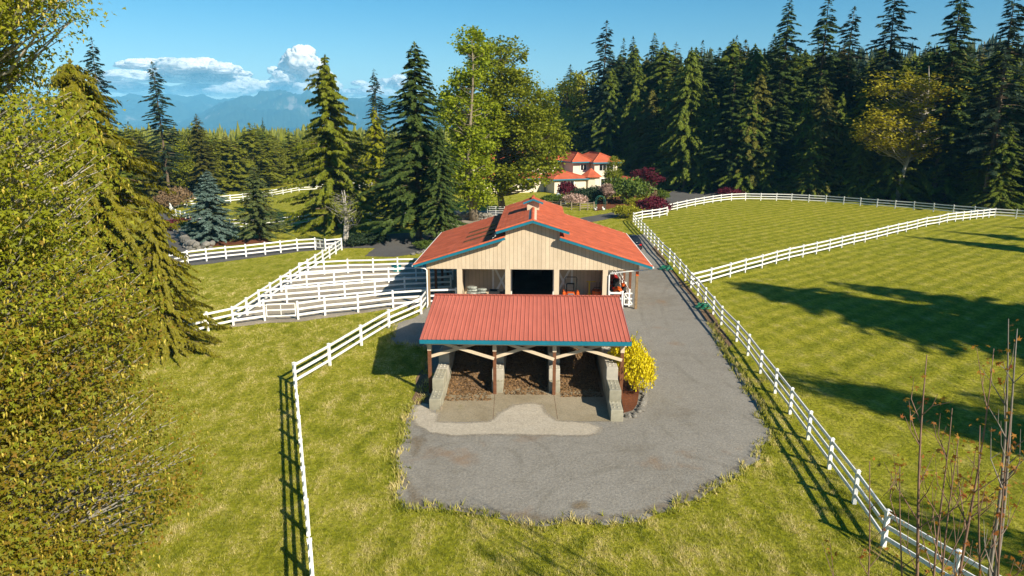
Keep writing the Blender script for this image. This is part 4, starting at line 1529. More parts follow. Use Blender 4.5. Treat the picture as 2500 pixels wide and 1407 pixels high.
def gate(a, b, label, brace=True, zt=1.22, mid=True, cat='gate'):
    d = b - a
    Lg = d.length
    g = empty('fence_gate', (a.x, a.y, 0), math.atan2(d.y, d.x), label, cat)
    i0, i1 = 0.12, Lg - 0.12
    for x in (i0 + 0.04, i1 - 0.04):
        MB().box((x, 0, (zt + 0.3) / 2), (0.07, 0.05, zt - 0.3)).build('stile', M['vinyl'], g)
    for z in ((zt, 0.79, 0.33) if mid else (zt, 0.33)):
        MB().box((Lg / 2, 0, z), (i1 - i0 - 0.15, 0.04, 0.10)).build('gate_rail', M['vinyl'], g)
    if brace:
        MB().bar((i0 + 0.05, -0.035, zt - 0.05), (i1 - 0.05, -0.035, 0.36), 0.03, 0.08).build('brace', M['vinyl'], g)
    MB().box((Lg / 2, -0.003, (zt + 0.33) / 2), (0.05, 0.05, zt - 0.42)).build('upright', M['vinyl'], g)
    MB().box((i0, -0.05, zt - 0.12), (0.08, 0.05, 0.04)).build('hinge', M['black'], g)
    return g


gate(penf[4], penf[5], 'white framed gate in the front pen fence', brace=False)
gate(T(768, 580), T(793, 583), 'small white gate in the shade at the top of the left paddock', False)


def barn_pt(u, w):
    return barn.matrix_basis @ Vector((u, w, 0)) if False else Vector((1.55 + u * math.cos(YAW) - w * math.sin(YAW), 51.2 + u * math.sin(YAW) + w * math.cos(YAW), 0))


gate(barn_pt(7.0, 0.25), barn_pt(7.95, 0.25), 'white cross braced gate at the right aisle of the barn')
fence([barn_pt(5.95, 0.25), barn_pt(7.0, 0.25)], 'short white panel beside the gate at the right aisle of the barn')
fence(even([barn_pt(7.6, 0.9), barn_pt(7.6, 15.2)]), 'white fence along the open right side of the barn aisle')
pg = empty('pipe_gate', tuple(G(1190, 530)), 0, 'white pipe gate glimpsed beside the trees behind the barn', 'gate')
for z in (0.3, 0.62, 0.94, 1.26, 1.55):
    MB().bar((0, 0, z), (2.6, 0.1, z), 0.05, 0.05).build('bar', M['vinyl'], pg)
for x in (0, 1.3, 2.6):
    MB().box((x, 0.04, 0.82), (0.06, 0.06, 1.64)).build('upright', M['vinyl'], pg)

# ---------------------------------------------------------------- split-rail fence, arbor, stones
srp = [G(a, b) for a, b in ((1330, 508), (1369, 511), (1395, 513), (1416, 514.5), (1434.6, 513.5), (1450, 512.5))]
sr = empty('split_rail_fence', tuple(srp[0]), 0, 'weathered grey split rail fence on the lawn below the house', 'fence')
for p in srp:
    MB().box((0, 0, 0.68), (0.17, 0.17, 1.36)).build('post', M['greywood'], sr, loc=tuple(p - srp[0]), rot=(0.02, -0.02, 0.2))
for a, b in zip(srp[:-1], srp[1:]):
    for z in (1.15, 0.78, 0.42):
        MB().bar(a - srp[0] + Vector((0, 0, z)), b - srp[0] + Vector((0, 0, z + 0.03)), 0.07, 0.12).build('rail', M['greywood'], sr)
ap = G(1465, 514)
ab = empty('garden_arbor', tuple(ap), 0.2, 'dark green metal arbor arch at the end of the grey fence', 'arbor')
for y in (-0.35, 0.35):
    pts = [(-0.75, y, 0), (-0.75, y, 1.7)] + [(-0.75 * math.cos(t), y, 1.7 + 0.7 * math.sin(t)) for t in np.linspace(0.3, math.pi - 0.3, 6)] + [(0.75, y, 1.7), (0.75, y, 0)]
    mb = MB()
    mb.tube(pts, 0.045, 5)
    mb.build('hoop', M['greenmetal'], ab)
for s in (-1, 1):
    for z in (0.4, 0.8, 1.2, 1.6):
        MB().bar((s * 0.75, -0.35, z), (s * 0.75, 0.35, z), 0.05, 0.05).build('rung', M['greenmetal'], ab)
for k, (px, py) in enumerate(((1453, 514), (1474, 514))):
    p = G(px, py)
    v = ICO2[0] * [0.30, 0.22, 0.22] + [0, 0, 0.2]
    v = np.concatenate([v, ICO2[0] * [0.13, 0.12, 0.14] + [0.2 * (1 - 2 * k), 0, 0.48]])
    f = np.concatenate([ICO2[1], ICO2[1] + len(ICO2[0])])
    o = link('garden_ornament', np_mesh('garden_ornament', v, f, M['whitestone'], True), None, tuple(p))
    tag(o, 'white garden ornament at the %s foot of the arbor' % ('left', 'right')[k], 'ornament', 'ornaments at the arbor')


def rock_mesh(seed, flat=0.7):
    V = ICO2[0].copy()
    off = np.array([noise.noise(Vector(v * 1.3 + seed * 3.1)) for v in V])
    V = V * (1 + 0.45 * off)[:, None]
    V[:, 2] *= flat
    return np_mesh('rock', V, ICO2[1], M['rock'])


ROCKS = [rock_mesh(k) for k in range(6)]
rr = random.Random(3)


def rock_row(name, pts, size, label, n, cat='rock edging', rows=1, jit=0.12):
    t = empty(name, tuple(pts[0]), 0, label, cat)
    cum = [0]
    for a, b in zip(pts[:-1], pts[1:]):
        cum.append(cum[-1] + (b - a).length)
    for r in range(rows):
        for k in range(n):
            s = cum[-1] * (k + 0.5 * (r % 2)) / n
            i = max(j for j in range(len(cum) - 1) if cum[j] <= s)
            q = (s - cum[i]) / max(1e-6, cum[i + 1] - cum[i])
            p = pts[i] + (pts[i + 1] - pts[i]) * q
            sc = size * rr.uniform(0.7, 1.25)
            link('rock', ROCKS[rr.randrange(6)], t, (p.x - pts[0].x + rr.uniform(-jit, jit), p.y - pts[0].y + rr.uniform(-jit, jit) + r * 0.12, size * 0.3 + r * size * 0.95), (rr.uniform(-.4, .4), rr.uniform(-.4, .4), rr.uniform(0, 6)), (sc, sc, sc))
    return t


rock_row('rock_edging', [G(a, b) for a, b in ((1520, 1016), (1545, 1020), (1562, 1005), (1572, 980), (1574, 945))], 0.17, 'curved edging of pale grey stones round the yellow bush bed', 16, jit=0.05)
rock_row('rock_wall', [G(a, b) for a, b in ((428, 556), (440, 575), (455, 598), (470, 612), (500, 612), (525, 606))], 0.5, 'low grey rock retaining wall curving below the blue spruce', 22, 'rock wall', 2)
rock_row('rock_edging', [G(a, b) for a, b in ((1015, 622), (1030, 618), (1045, 612))], 0.25, 'small pile of pale stones at the foot of the shaded conifers', 8, jit=0.3)
rock_row('rock_edging', [G(a, b) for a, b in ((1560, 497), (1590, 494), (1612, 488))], 0.3, 'low stones edging the garden bed beside the court', 9)
rock_row('stone_wall', [G(a, b) for a, b in ((1090, 535), (1130, 537), (1200, 538))], 0.55, 'low pale stone wall behind the barn under the trees', 15, 'stone wall', 2)

# ---------------------------------------------------------------- tree builders
# a spray: one long and two short needle-covered shoots, each a folded kite
def spray_tpl(w=0.26, side=0.6, sag=0.12):
    V = [(0, 0, 0), (0.42, w * 0.5, -0.02), (1, 0, -sag), (0.42, -w * 0.5, -0.02)]
    F = [(0, 1, 2), (0, 2, 3)]
    for sg in (1, -1):
        b = len(V)
        c, s_ = math.cos(0.8), math.sin(0.8) * sg
        V += [(0.16, 0, 0.0), (0.36, 0, -0.01), (0.22 + side * c, side * s_, -sag * side)]
        F.append((b, b + 1, b + 2) if sg < 0 else (b, b + 2, b + 1))
    return np.array(V), np.array(F)


def conifer(name, seed, h, r, nb, prof, start=0.08, up=0.15, droop=0.35, dens=7.0, tl=0.95, hang=0.25, w=0.26, trunk_r=0.3, crown=None, bark=None, jit=0.18, gaps=0.0, vertical=0.0, side_ang=0.85, bare=0.0):
    rng = np.random.default_rng(seed)
    tv, tf = spray_tpl(w * 1.3, 0.66)
    tm = MB()
    lean = rng.normal(0, 0.006, 2) * h
    tp = lambda t: np.array([lean[0] * t * t, lean[1] * t * t, h * t])
    tm.tube([tp(t) for t in (0, 0.02, 0.2, 0.45, 0.7, 0.9, 1.0)], [trunk_r * 1.35, trunk_r, trunk_r * 0.82, trunk_r * 0.58, trunk_r * 0.34, trunk_r * 0.14, 0.015], 8)
    P, X, U, S = [], [], [], []
    for k in range(nb):
        t = start + (1 - start) * ((k + rng.random()) / nb) ** 0.92
        t = min(t, 0.992)
        if rng.random() < gaps:
            continue
        az = k * 2.39996 + rng.normal(0, 0.45)
        Lb = r * prof(t) * rng.uniform(1 - jit * 1.6, 1 + jit) * (1 + 0.45 * noise.noise(Vector((math.cos(az) * 1.1, math.sin(az) * 1.1, t * 6 + seed * 3.7))))
        if Lb < 0.15:
            Lb = 0.15
        d = np.array([math.cos(az), math.sin(az), 0])
        sd_ = np.array([-d[1], d[0], 0])
        base = tp(t)
        u_ = up * rng.uniform(0.5, 1.5)
        dr = droop * rng.uniform(0.6, 1.4)
        f = lambda s: base + d * Lb * s + np.array([0, 0, Lb * (u_ * s - dr * s * s)])
        if Lb > 0.7:
            tm.tube([f(s) for s in (0, 0.35, 0.75)], [0.018 + 0.016 * Lb, 0.012 + 0.008 * Lb, 0.008], 4, False)
        n = int(max(4, Lb * dens * 1.75 * rng.uniform(0.8, 1.2)))
        s = bare + (1 - bare) * rng.random(n) ** 0.75
        pts = base + d * (Lb * s)[:, None] + np.stack([np.zeros(n), np.zeros(n), Lb * (u_ * s - dr * s * s)], 1)
        sg = rng.choice([-1, 1], n) * rng.uniform(0.25, 1.0, n) * side_ang
        sg = np.where(s > 0.9, sg * 0.3, sg)
        dirs = d * np.cos(sg)[:, None] + sd_ * np.sin(sg)[:, None]
        slope = (u_ - 2 * dr * s)
        dirs[:, 2] = slope * 0.8 - hang * rng.uniform(0.3, 1.6, n)
        pts = pts + rng.normal(0, 0.05, (n, 3)) * min(1.0, Lb)
        P.append(pts)
        X.append(dirs)
        up_ = np.array([0, 0, 1.0]) * (1 - vertical) + d * vertical + rng.normal(0, 0.28, (n, 3))
        U.append(up_)
        S.append(np.minimum(tl * 0.9 * rng.uniform(0.6, 1.2, n) * (1.05 - 0.4 * s), 0.25 + Lb * 0.6))
    # leader
    P.append(np.array([tp(0.985)] * 3))
    X.append(np.array([[0.1, 0, 1], [-0.1, 0.12, 1], [0, -0.1, 1.0]]))
    U.append(np.array([[1.0, 0, 0]] * 3))
    S.append(np.array([tl * 0.7] * 3))
    P, X, U, S = map(np.concatenate, (P, X, U, S))
    V, F = stamp(tv, tf, P, frames(X, U), S)
    cm_ = np_mesh('crown', V, F, crown)
    trm = tm.mesh('trunk', bark or M['bark'], True)
    return dict(h=h, trunk=trm, crown=cm_)


cone = lambda p=1.0, b=0.0: (lambda t: (1 - t) ** p * (1 - b * max(0, 0.25 - t) / 0.25))
full = lambda t: (1 - t) ** 0.75 * (0.75 + 0.25 * min(1, t / 0.2))

PROTO = {}
PROTO['fir_a'] = conifer('fir', 1, 30, 6.0, 250, cone(0.82, 0.3), 0.16, 0.10, 0.22, 9, 1.05, 0.15, 0.30, 0.38, L['fir'], jit=0.3)
PROTO['fir_b'] = conifer('fir', 2, 30, 5.6, 220, lambda t: (1 - t) ** 0.7 * (0.65 + 0.35 * math.sin(t * 17) ** 2), 0.2, 0.12, 0.25, 9, 1.1, 0.15, 0.30, 0.36, L['fir'], jit=0.34, gaps=0.08)
PROTO['fir_open'] = conifer('fir', 3, 28, 5.8, 220, lambda t: (1 - t) ** 0.6 * (0.7 + 0.3 * math.sin(t * 23) ** 2), 0.2, 0.0, 0.15, 9, 1.0, 0.12, 0.30, 0.36, L['fircool'], jit=0.34, gaps=0.10, bare=0.15)
PROTO['hem_a'] = conifer('hemlock', 4, 28, 6.6, 250, cone(0.58, 0.1), 0.10, 0.22, 0.55, 10, 1.15, 0.45, 0.32, 0.36, L['hemlock'], jit=0.28)
PROTO['hem_b'] = conifer('hemlock', 5, 26, 6.0, 230, lambda t: (1 - t) ** 0.58 * (0.8 + 0.2 * math.sin(t * 12)), 0.05, 0.18, 0.5, 10, 1.1, 0.5, 0.32, 0.33, L['hemlock'], jit=0.3)
PROTO['cedar'] = conifer('cedar', 6, 17, 7.0, 430, lambda t: (1 - t) ** 0.6 * (0.85 + 0.15 * math.sin(t * 14)), 0.02, 0.10, 0.40, 19, 0.60, 1.0, 0.30, 0.34, L['cedar'], jit=0.42, vertical=0.55)
PROTO['larch'] = conifer('larch', 7, 22, 6.4, 260, lambda t: (1 - t) ** 1.0 * 0.9 + 0.09 if t < 0.95 else 0.05, 0.04, 0.15, 0.32, 16, 0.80, 0.85, 0.32, 0.3, L['larch'], jit=0.4, vertical=0.5)
PROTO['spruce'] = conifer('spruce', 8, 8, 3.0, 260, cone(0.78), 0.05, 0.12, 0.22, 20, 0.52, 0.05, 0.34, 0.16, L['spruceblue'], jit=0.2)
PROTO['spruce_b'] = conifer('spruce', 9, 8, 2.8, 240, lambda t: (1 - t) ** 0.82, 0.06, 0.25, 0.28, 20, 0.44, 0.08, 0.32, 0.15, L['sprucegreen'], jit=0.24)
PROTO['golden'] = conifer('deodar', 10, 15, 4.8, 150, cone(0.8), 0.06, 0.20, 0.50, 12, 0.75, 0.35, 0.30, 0.22, L['golden'], jit=0.3, gaps=0.1)
PROTO['dark_big'] = conifer('spruce', 11, 23, 6.3, 320, lambda t: (1 - t) ** 0.72 * (0.9 + 0.1 * math.sin(t * 20)), 0.07, 0.18, 0.34, 13, 0.85, 0.22, 0.32, 0.32, L['fir'], jit=0.3)
PROTO['young'] = conifer('young_conifer', 12, 10, 2.9, 100, lambda t: (1 - t) ** 0.62, 0.03, 0.25, 0.25, 9, 0.9, 0.25, 0.36, 0.14, L['youngforest'], jit=0.3)


MAPLE_OUT = []
for k in range(5):          # five pointed lobes, outer ones smaller
    a = math.radians((-100, -50, 0, 50, 100)[k])
    ln = (0.52, 0.86, 1.0, 0.86, 0.52)[k]
    if k:
        am = a - math.radians(25)
        MAPLE_OUT.append((0.36 * math.sin(am), 0.36 * math.cos(am)))
    MAPLE_OUT.append((ln * math.sin(a), ln * math.cos(a)))
mlv = [(0, -0.08, 0)] + [(y + 0.05, x, -0.10 * (x * x + y * y)) for x, y in MAPLE_OUT]
mlv[0] = (0, 0, 0.02)
MLV = np.array(mlv)
MLF = np.array([(0, i, i + 1) for i in range(1, len(mlv) - 1)])
SLV = np.array([(0, 0, 0.02), (0.10, -0.62, -0.05), (0.42, -0.24, 0.0), (1.0, 0.0, -0.12), (0.42, 0.24, 0.0), (0.10, 0.62, -0.05)])
SLF = np.array([(0, 1, 2), (0, 2, 3), (0, 3, 4), (0, 4, 5)])
QLV = np.array([(0, 0, 0), (0.5, 0.38, 0.06), (1, 0, -0.05), (0.5, -0.38, 0.06)])
QLF = np.array([(0, 1, 2), (0, 2, 3)])


def broadleaf(seed, h, trunk_r, lobes, nclump, nleaf, leaf, clump_r, crown, bark, tpl=(QLV, QLF), fork=0.25, shell=0.55, branchy=0.45, flat=0.7, leafbias=0.6, stems=1):
    """trunk with limbs running out to clumps of leaves that fill the lobes (cx, cy, cz, rx, ry, rz) unevenly"""
    rng = np.random.default_rng(seed)
    vol = np.array([l[3] * l[4] * l[5] for l in lobes]) ** 0.75
    vol = vol / vol.sum()
    C = []
    while len(C) < nclump:
        l = lobes[rng.choice(len(lobes), p=vol)]
        v = unit(rng.normal(0, 1, 3)) * (shell + (1 - shell) * rng.random() ** 0.6)
        c = np.array(l[:3]) + v * np.array(l[3:])
        if noise.noise(Vector(c * 0.28) + Vector((seed * 3.3, 0, 0))) < -0.22:
            continue
        if c[2] > 0.3:
            C.append(c)
    C = np.array(C)
    tm = MB()
    for st in range(stems):
        ox = rng.normal(0, 0.02, 2) * h + (0 if st == 0 else 1) * rng.normal(0, 0.05, 2) * h
        tp = lambda t: np.array([ox[0] * t + 0.02 * h * math.sin(t * 5 + st + seed), ox[1] * t + 0.02 * h * math.cos(t * 4 + st), h * t * 0.92])
        tm.tube([tp(t) for t in np.linspace(0, 1, 9)], [trunk_r * (1.25 if t == 0 else 1) * (1 - t) ** 0.8 + 0.02 for t in np.linspace(0, 1, 9)], 8)
    for c in C:
        if rng.random() > branchy:
            continue
        hz = np.hypot(c[0], c[1])
        t0 = np.clip((c[2] - hz * rng.uniform(0.35, 0.8)) / (0.92 * h), fork * 0.5, 0.9)
        b = tp(t0)
        m = b * 0.45 + c * 0.55 + np.array([0, 0, -0.06 * hz]) + rng.normal(0, 0.25, 3)
        q = b * 0.78 + c * 0.22 + rng.normal(0, 0.12, 3)
        R0 = trunk_r * 0.35 * (1 - t0) + 0.012 + 0.004 * hz
        tm.tube([b, q, m, c], [R0, R0 * 0.75, R0 * 0.45, 0.008], 5, False)
    n = nclump * nleaf
    idx = np.repeat(np.arange(nclump), nleaf)
    cs = clump_r * rng.uniform(0.6, 1.35, nclump)
    off = rng.normal(0, 0.5, (n, 3)) * cs[idx][:, None] * [1, 1, flat]
    P = C[idx] + off
    X = rng.normal(0, 1, (n, 3)) * [1, 1, 0.5] + [0, 0, -0.35]
    U = rng.normal(0, 0.6, (n, 3)) + [0, 0, leafbias]
    V, F = stamp(tpl[0], tpl[1], P, frames(X, U), leaf * rng.uniform(0.6, 1.25, n))
    return dict(h=h, trunk=tm.mesh('trunk', bark, True), crown=np_mesh('crown', V, F, crown), C=C)


PROTO['cotton'] = broadleaf(21, 27, 0.32, [(0, 0, 22, 2.4, 2.4, 5.5), (-1.5, 0, 16, 3.0, 2.8, 5), (1.2, 0.5, 13, 3.0, 3, 5), (-0.5, 0, 8.5, 3.2, 3, 4.5), (0.3, -0.5, 4.5, 2.6, 2.4, 3.0)], 430, 46, 0.42, 1.0, L['cotton'], M['barkmid'], shell=0.3, branchy=0.5, stems=2)
PROTO['ash'] = broadleaf(22, 26, 0.42, [(-0.5, 0, 21, 3.6, 3.4, 4.8), (1.5, 0, 16, 5.0, 4.5, 5), (3.2, 0, 11, 4.6, 4, 4.5), (-2.0, 0, 13, 3.0, 3, 5), (2.5, -1, 7.0, 4.0, 3.6, 3.4), (-1, 0, 6, 2.4, 2.4, 3)], 600, 46, 0.40, 1.05, L['olive'], M['bark'], shell=0.45, branchy=0.7)
PROTO['ochre'] = broadleaf(23, 27, 0.26, [(-3, 0, 20, 3.6, 3, 4.6), (2.5, 0, 20, 3.6, 3, 4.5), (-4.5, 0, 14, 3.6, 3, 4), (3.5, 0, 14.5, 4.2, 3, 4.5), (0, 0, 12, 4, 3, 4)], 420, 26, 0.42, 1.1, L['ochre'], M['barkpale'], shell=0.4, branchy=0.9)
PROTO['leafy'] = broadleaf(24, 12, 0.18, [(0, 0, 8.5, 2.8, 2.8, 3.4), (0.8, 0, 5.5, 3.0, 2.8, 3), (-1, 0, 5, 2.6, 2.6, 2.8)], 170, 40, 0.34, 0.75, L['olive'], M['bark'], shell=0.4)
PROTO['redmaple'] = broadleaf(25, 4.8, 0.12, [(-0.9, 0, 3.4, 1.5, 1.5, 1.1), (0.9, 0, 2.9, 1.7, 1.5, 1.0), (0, 0, 3.9, 1.2, 1.2, 0.9)], 110, 42, 0.20, 0.42, L['burgundy'], M['bark'], shell=0.4, flat=0.45)
PROTO['bare'] = broadleaf(26, 6.5, 0.13, [(0.6, 0, 4.8, 2.2, 1.8, 1.5), (-1.6, 0, 3.6, 1.8, 1.5, 1.1)], 90, 5, 0.22, 0.5, L['olive'], M['barkpale'], shell=0.3, branchy=1.0, stems=3)


def shrub_proto(seed, n, leaf, lobes, flat=1.0, stems=7, bark=None, wild=1.0):
    rng = np.random.default_rng(seed)
    P, U = [], []
    for k in range(n):
        l = lobes[rng.integers(len(lobes))]
        v = unit(rng.normal(0, 1, 3))
        v[2] = abs(v[2]) if rng.random() < 0.8 else v[2] * 0.6
        rr_ = rng.uniform(0.55, 1.0) ** 0.5 * (1 + wild * (0.28 * noise.noise(Vector(v * 2.3) + Vector((seed, 0, 0))) + 0.26 * noise.noise(Vector(v * 6) + Vector((seed, 5, 0)))))
        P.append(np.array(l[:3]) + v * rr_ * np.array(l[3:]))
        U.append(v)
    P, U = np.array(P), np.array(U)
    P[:, 2] = np.maximum(P[:, 2], 0.03)
    X = rng.normal(0, 1, (n, 3)) + U * 0.6
    V, F = stamp(QLV, QLF, P, frames(X, U + rng.normal(0, 0.45, (n, 3))), leaf * rng.uniform(0.6, 1.3, n))
    tm = MB()
    for k in range(stems):
        a = 2 * math.pi * k / stems
        l = lobes[k % len(lobes)]
        tm.tube([(0.05 * math.cos(a), 0.05 * math.sin(a), 0), (l[0] * 0.5 + 0.2 * math.cos(a) * l[3], l[1] * 0.5 + 0.2 * math.sin(a) * l[4], l[2] * 0.7), (l[0] + 0.55 * l[3] * math.cos(a), l[1] + 0.55 * l[4] * math.sin(a), l[2] + 0.4 * l[5])], [0.035, 0.025, 0.01], 4, False)
    return dict(h=1.0, trunk=tm.mesh('stems', bark or M['bark']), crown=np_mesh('foliage', V, F, L['shrub']))


SHR = {
    'round': shrub_proto(31, 2200, 0.12, [(0, 0, 0.5, 0.95, 0.95, 0.5), (0.35, 0.1, 0.42, 0.6, 0.6, 0.42), (-0.4, 0, 0.4, 0.6, 0.6, 0.40)]),
    'loose': shrub_proto(32, 1700, 0.13, [(0, 0, 0.6, 0.7, 0.7, 0.42), (0.5, 0, 0.45, 0.55, 0.55, 0.38), (-0.45, 0.2, 0.5, 0.55, 0.5, 0.4), (0.1, -0.4, 0.35, 0.6, 0.5, 0.33)]),
    'mound': shrub_proto(33, 2000, 0.13, [(0, 0, 0.35, 1.0, 1.0, 0.62)], 0.7),
    'forsythia': shrub_proto(34, 9500, 0.062, [(0, 0, 0.55, 0.72, 0.7, 0.48), (0.42, -0.1, 0.42, 0.55, 0.55, 0.36), (-0.35, 0.3, 0.62, 0.45, 0.45, 0.36), (0.15, -0.45, 0.30, 0.55, 0.45, 0.28), (0.0, 0.2, 0.78, 0.42, 0.42, 0.24)], wild=1.7),
}
TREES_RNG = random.Random(77)


def setmat(o, m):
    if m is None:
        return
    o.material_slots[0].link = 'OBJECT'
    o.material_slots[0].material = m


def put_tree(name, proto, loc, height, label, width=1.0, cat='tree', group=None, crown_mat=None, rz=None, names=('trunk', 'crown')):
    p = PROTO[proto] if isinstance(proto, str) else proto
    s = height / p['h']
    t = empty(name, loc, TREES_RNG.uniform(0, 6.28) if rz is None else rz, label, cat, group)
    t.scale = (s * width, s * width, s)
    link(names[0], p['trunk'], t)
    c = link(names[1], p['crown'], t)
    setmat(c, crown_mat)
    return t


def put_tree_px(name, proto, px, pytop, D, label, width=1.0, group=None, crown_mat=None, rz=None):
    top = Pd(px, pytop, D)
    z0 = TZ(top.x, top.y)
    return put_tree(name, proto, (top.x, top.y, z0 - 0.05), top.z - z0, label, width, 'tree', group, crown_mat, rz)


def put_shrub(kind, px, py, rad, h, mat, label, z=0.0, D=None, name='shrub', cat='shrub'):
    p = G(px, py) if D is None else Pd(px, py, D)
    t = empty(name, (p.x, p.y, z), TREES_RNG.uniform(0, 6.28), label, cat)
    t.scale = (rad, rad, h)
    link('stems', SHR[kind]['trunk'], t)
    setmat(link('foliage', SHR[kind]['crown'], t), mat)
    return t

# ---------------------------------------------------------------- big maple beside the camera
def big_maple():
    rng = np.random.default_rng(42)
    base = np.array([-17.4, 19.2, 0.0])
    t = empty('bigleaf_maple', tuple(base), 0, 'huge flowering maple filling the left edge, hung with yellow blossom', 'tree')
    lobes = [(1.2, -0.8, 3.6, 6.6, 5.4, 3.4), (0.5, 0, 8.3, 6.3, 5.0, 3.8), (0.4, -0.4, 13.0, 5.6, 4.8, 3.6), (0.3, -0.5, 17.6, 6.0, 4.6, 3.2), (0.3, 0, 20.5, 5.6, 4, 3.0), (-0.2, -0.4, 15.4, 4.9, 4.4, 2.4)]
    C, D0 = [], []
    want = 8600
    wts = np.array([0.20, 0.21, 0.18, 0.19, 0.12, 0.10])
    while len(C) < want:
        l = lobes[rng.choice(6, p=wts)]
        v = unit(rng.normal(0, 1, 3))
        v[0] = abs(v[0]) if rng.random() < 0.72 else v[0]
        v[1] = -abs(v[1]) if rng.random() < 0.55 else v[1]
        c = np.array(l[:3]) + v * (0.45 + 0.55 * rng.random() ** 0.5) * np.array(l[3:])
        if c[2] < 0.7 or noise.noise(Vector(c * 0.42) + Vector((3.3, 0, 7))) < -0.12:
            continue
        C.append(c)
    C = np.array(C)
    tm = MB()
    hz_t = lambda q: np.array([0.5 * math.sin(q * 3), 0.3 * math.cos(q * 4), 23 * q])
    tm.tube([hz_t(q) for q in np.linspace(0, 1, 10)], [0.55 * (1 - q) ** 0.8 + 0.03 for q in np.linspace(0, 1, 10)], 10)
    bm_ = MB()
    for i, c in enumerate(C):
        if rng.random() > 0.42:
            continue
        hzd = np.hypot(c[0], c[1])
        q0 = np.clip((c[2] - hzd * rng.uniform(0.25, 0.7)) / 23, 0.02, 0.92)
        b = hz_t(q0)
        m = b * 0.4 + c * 0.6 + np.array([0, 0, -0.05 * hzd]) + rng.normal(0, 0.3, 3)
        q = b * 0.75 + c * 0.25 + rng.normal(0, 0.2, 3)
        R0 = 0.035 + 0.010 * hzd
        bm_.tube([b, q, m, c], [R0, R0 * 0.75, R0 * 0.45, 0.008], 5, False)
    link('trunk', tm.mesh('trunk', M['bark'], True), t)
    link('branches', bm_.mesh('branches', M['barkpale'], True), t)
    nl = 18
    n = want * nl
    idx = np.repeat(np.arange(want), nl)
    out = unit(C * [1, 1, 0.25])
    off = rng.normal(0, 0.5, (n, 3)) * [0.80, 0.80, 0.22] * rng.uniform(0.6, 1.2, n)[:, None]
    P = C[idx] + off
    sunw = np.array([0.45, -0.55, 0.2])
    X = rng.normal(0, 0.7, (n, 3)) + out[idx] * 0.4 + [0, 0, -0.9]
    U = rng.normal(0, 0.38, (n, 3)) + [0, 0, 0.7] + out[idx] * 0.5 + sunw * 0.7
    R_ = frames(X, U)
    S = 0.108 * rng.uniform(0.55, 1.25, n)
    cam_ = np.array([0, 0, 14.0]) - base
    # the largest leaves in view are pieces of their own
    ray = P - cam_
    zc = ray[:, 1] * CP - ray[:, 2] * SP
    sx = ray[:, 0] / np.maximum(zc, 0.1) * FPX + 1250
    sy = 703.5 + FPX * (-(ray[:, 1] * SP + ray[:, 2] * CP)) / np.maximum(zc, 0.1)
    face = np.abs(np.einsum('ij,ij->i', R_[:, :, 2], unit(ray)))
    score = np.where((sx > 5) & (sx < 2495) & (sy > 5) & (sy < 1400), S / zc * face, 0)
    big = np.argsort(-score)[:300]
    rest_ = np.setdiff1d(np.arange(n), big)
    low = P[:, 2] + rng.normal(0, 2.0, n) < 9.5
    for nm_, msk_, mat_ in (('crown', ~low, L['maple']), ('lower_crown', low, L['maplebronze'])):
        q_ = rest_[msk_[rest_]]
        V, F = stamp(SLV, SLF, P[q_], R_[q_], S[q_])
        tag(link(nm_, np_mesh(nm_, V, F, mat_), t), kind='stuff')
    leaf_me = np_mesh('leaf', MLV, MLF, L['maple'])
    for k in big:
        o = link('leaf', leaf_me, t)
        m4 = Matrix([list(R_[k][r]) + [0] for r in range(3)] + [[0, 0, 0, 1]])
        o.matrix_local = Matrix.Translation(tuple(P[k])) @ m4 @ Matrix.Diagonal((S[k], S[k], S[k], 1))
    # hanging flower clusters
    nr = 12000
    ci = rng.integers(0, want, nr)
    RP = C[ci] + rng.normal(0, 0.42, (nr, 3)) * [1, 1, 0.35]
    tv, tf = [], []
    segs = [(0, 0.02), (-0.4, 0.13), (-1.0, 0.02)]
    for k, (z, r) in enumerate(segs):
        for a in range(3):
            th = a * math.pi / 1.5 + k * 0.6
            tv.append((r * math.cos(th), r * math.sin(th), z))
    for k in range(len(segs) - 1):
        for a in range(3):
            i0, i1 = k * 3 + a, k * 3 + (a + 1) % 3
            tf += [(i0, i1, i1 + 3), (i0, i1 + 3, i0 + 3)]
    Xr = rng.normal(0, 1, (nr, 3)) * [1, 1, 0.15]
    V, F = stamp(tv, tf, RP, frames(Xr, rng.normal(0, 0.12, (nr, 3)) + [0, 0, 1]), np.stack([rng.uniform(0.15, 0.25, nr)] * 2 + [rng.uniform(0.08, 0.18, nr)], 1))
    tag(link('flower_clusters', np_mesh('flower_clusters', V, F, L['raceme']), t), kind='stuff')


big_maple()

# ---------------------------------------------------------------- single trees
put_tree('cedar_tree', 'cedar', (-26.4, 42.5, 0), 17.6, 'broad drooping yellow green cedar just behind the flowering maple', 1.02)
put_tree('cedar_tree', 'cedar', (-21.6, 41.0, 0), 9.2, 'smaller drooping cedar at the left end of the front pen fence', 0.80)
put_tree_px('fir_tree', 'fir_open', 215, 92, 112, 'open topped fir rising above the left cedar', 0.85)
put_tree_px('fir_tree', 'fir_open', 376, 152, 128, 'tall open fir standing alone before the blue mountains', 0.95)
put_tree_px('fir_tree', 'fir_a', 478, 278, 138, 'brownish green fir behind the blue spruce', 1.5, crown_mat=L['brownfir'])
put_tree_px('fir_tree', 'fir_b', 640, 287, 255, 'dark narrow fir poking above the young wood', 0.8)
put_tree_px('fir_tree', 'fir_open', 916, 168, 160, 'dark fir rising behind the golden green conifer', 0.9)
put_tree('blue_spruce', 'spruce', tuple(G(520, 588)), 8.4, 'dense blue spruce beside the curved rock wall', 1.25)
put_tree('green_spruce', 'spruce_b', tuple(G(636, 584)), 8.9, 'grey green spruce right of the blue spruce', 1.2)
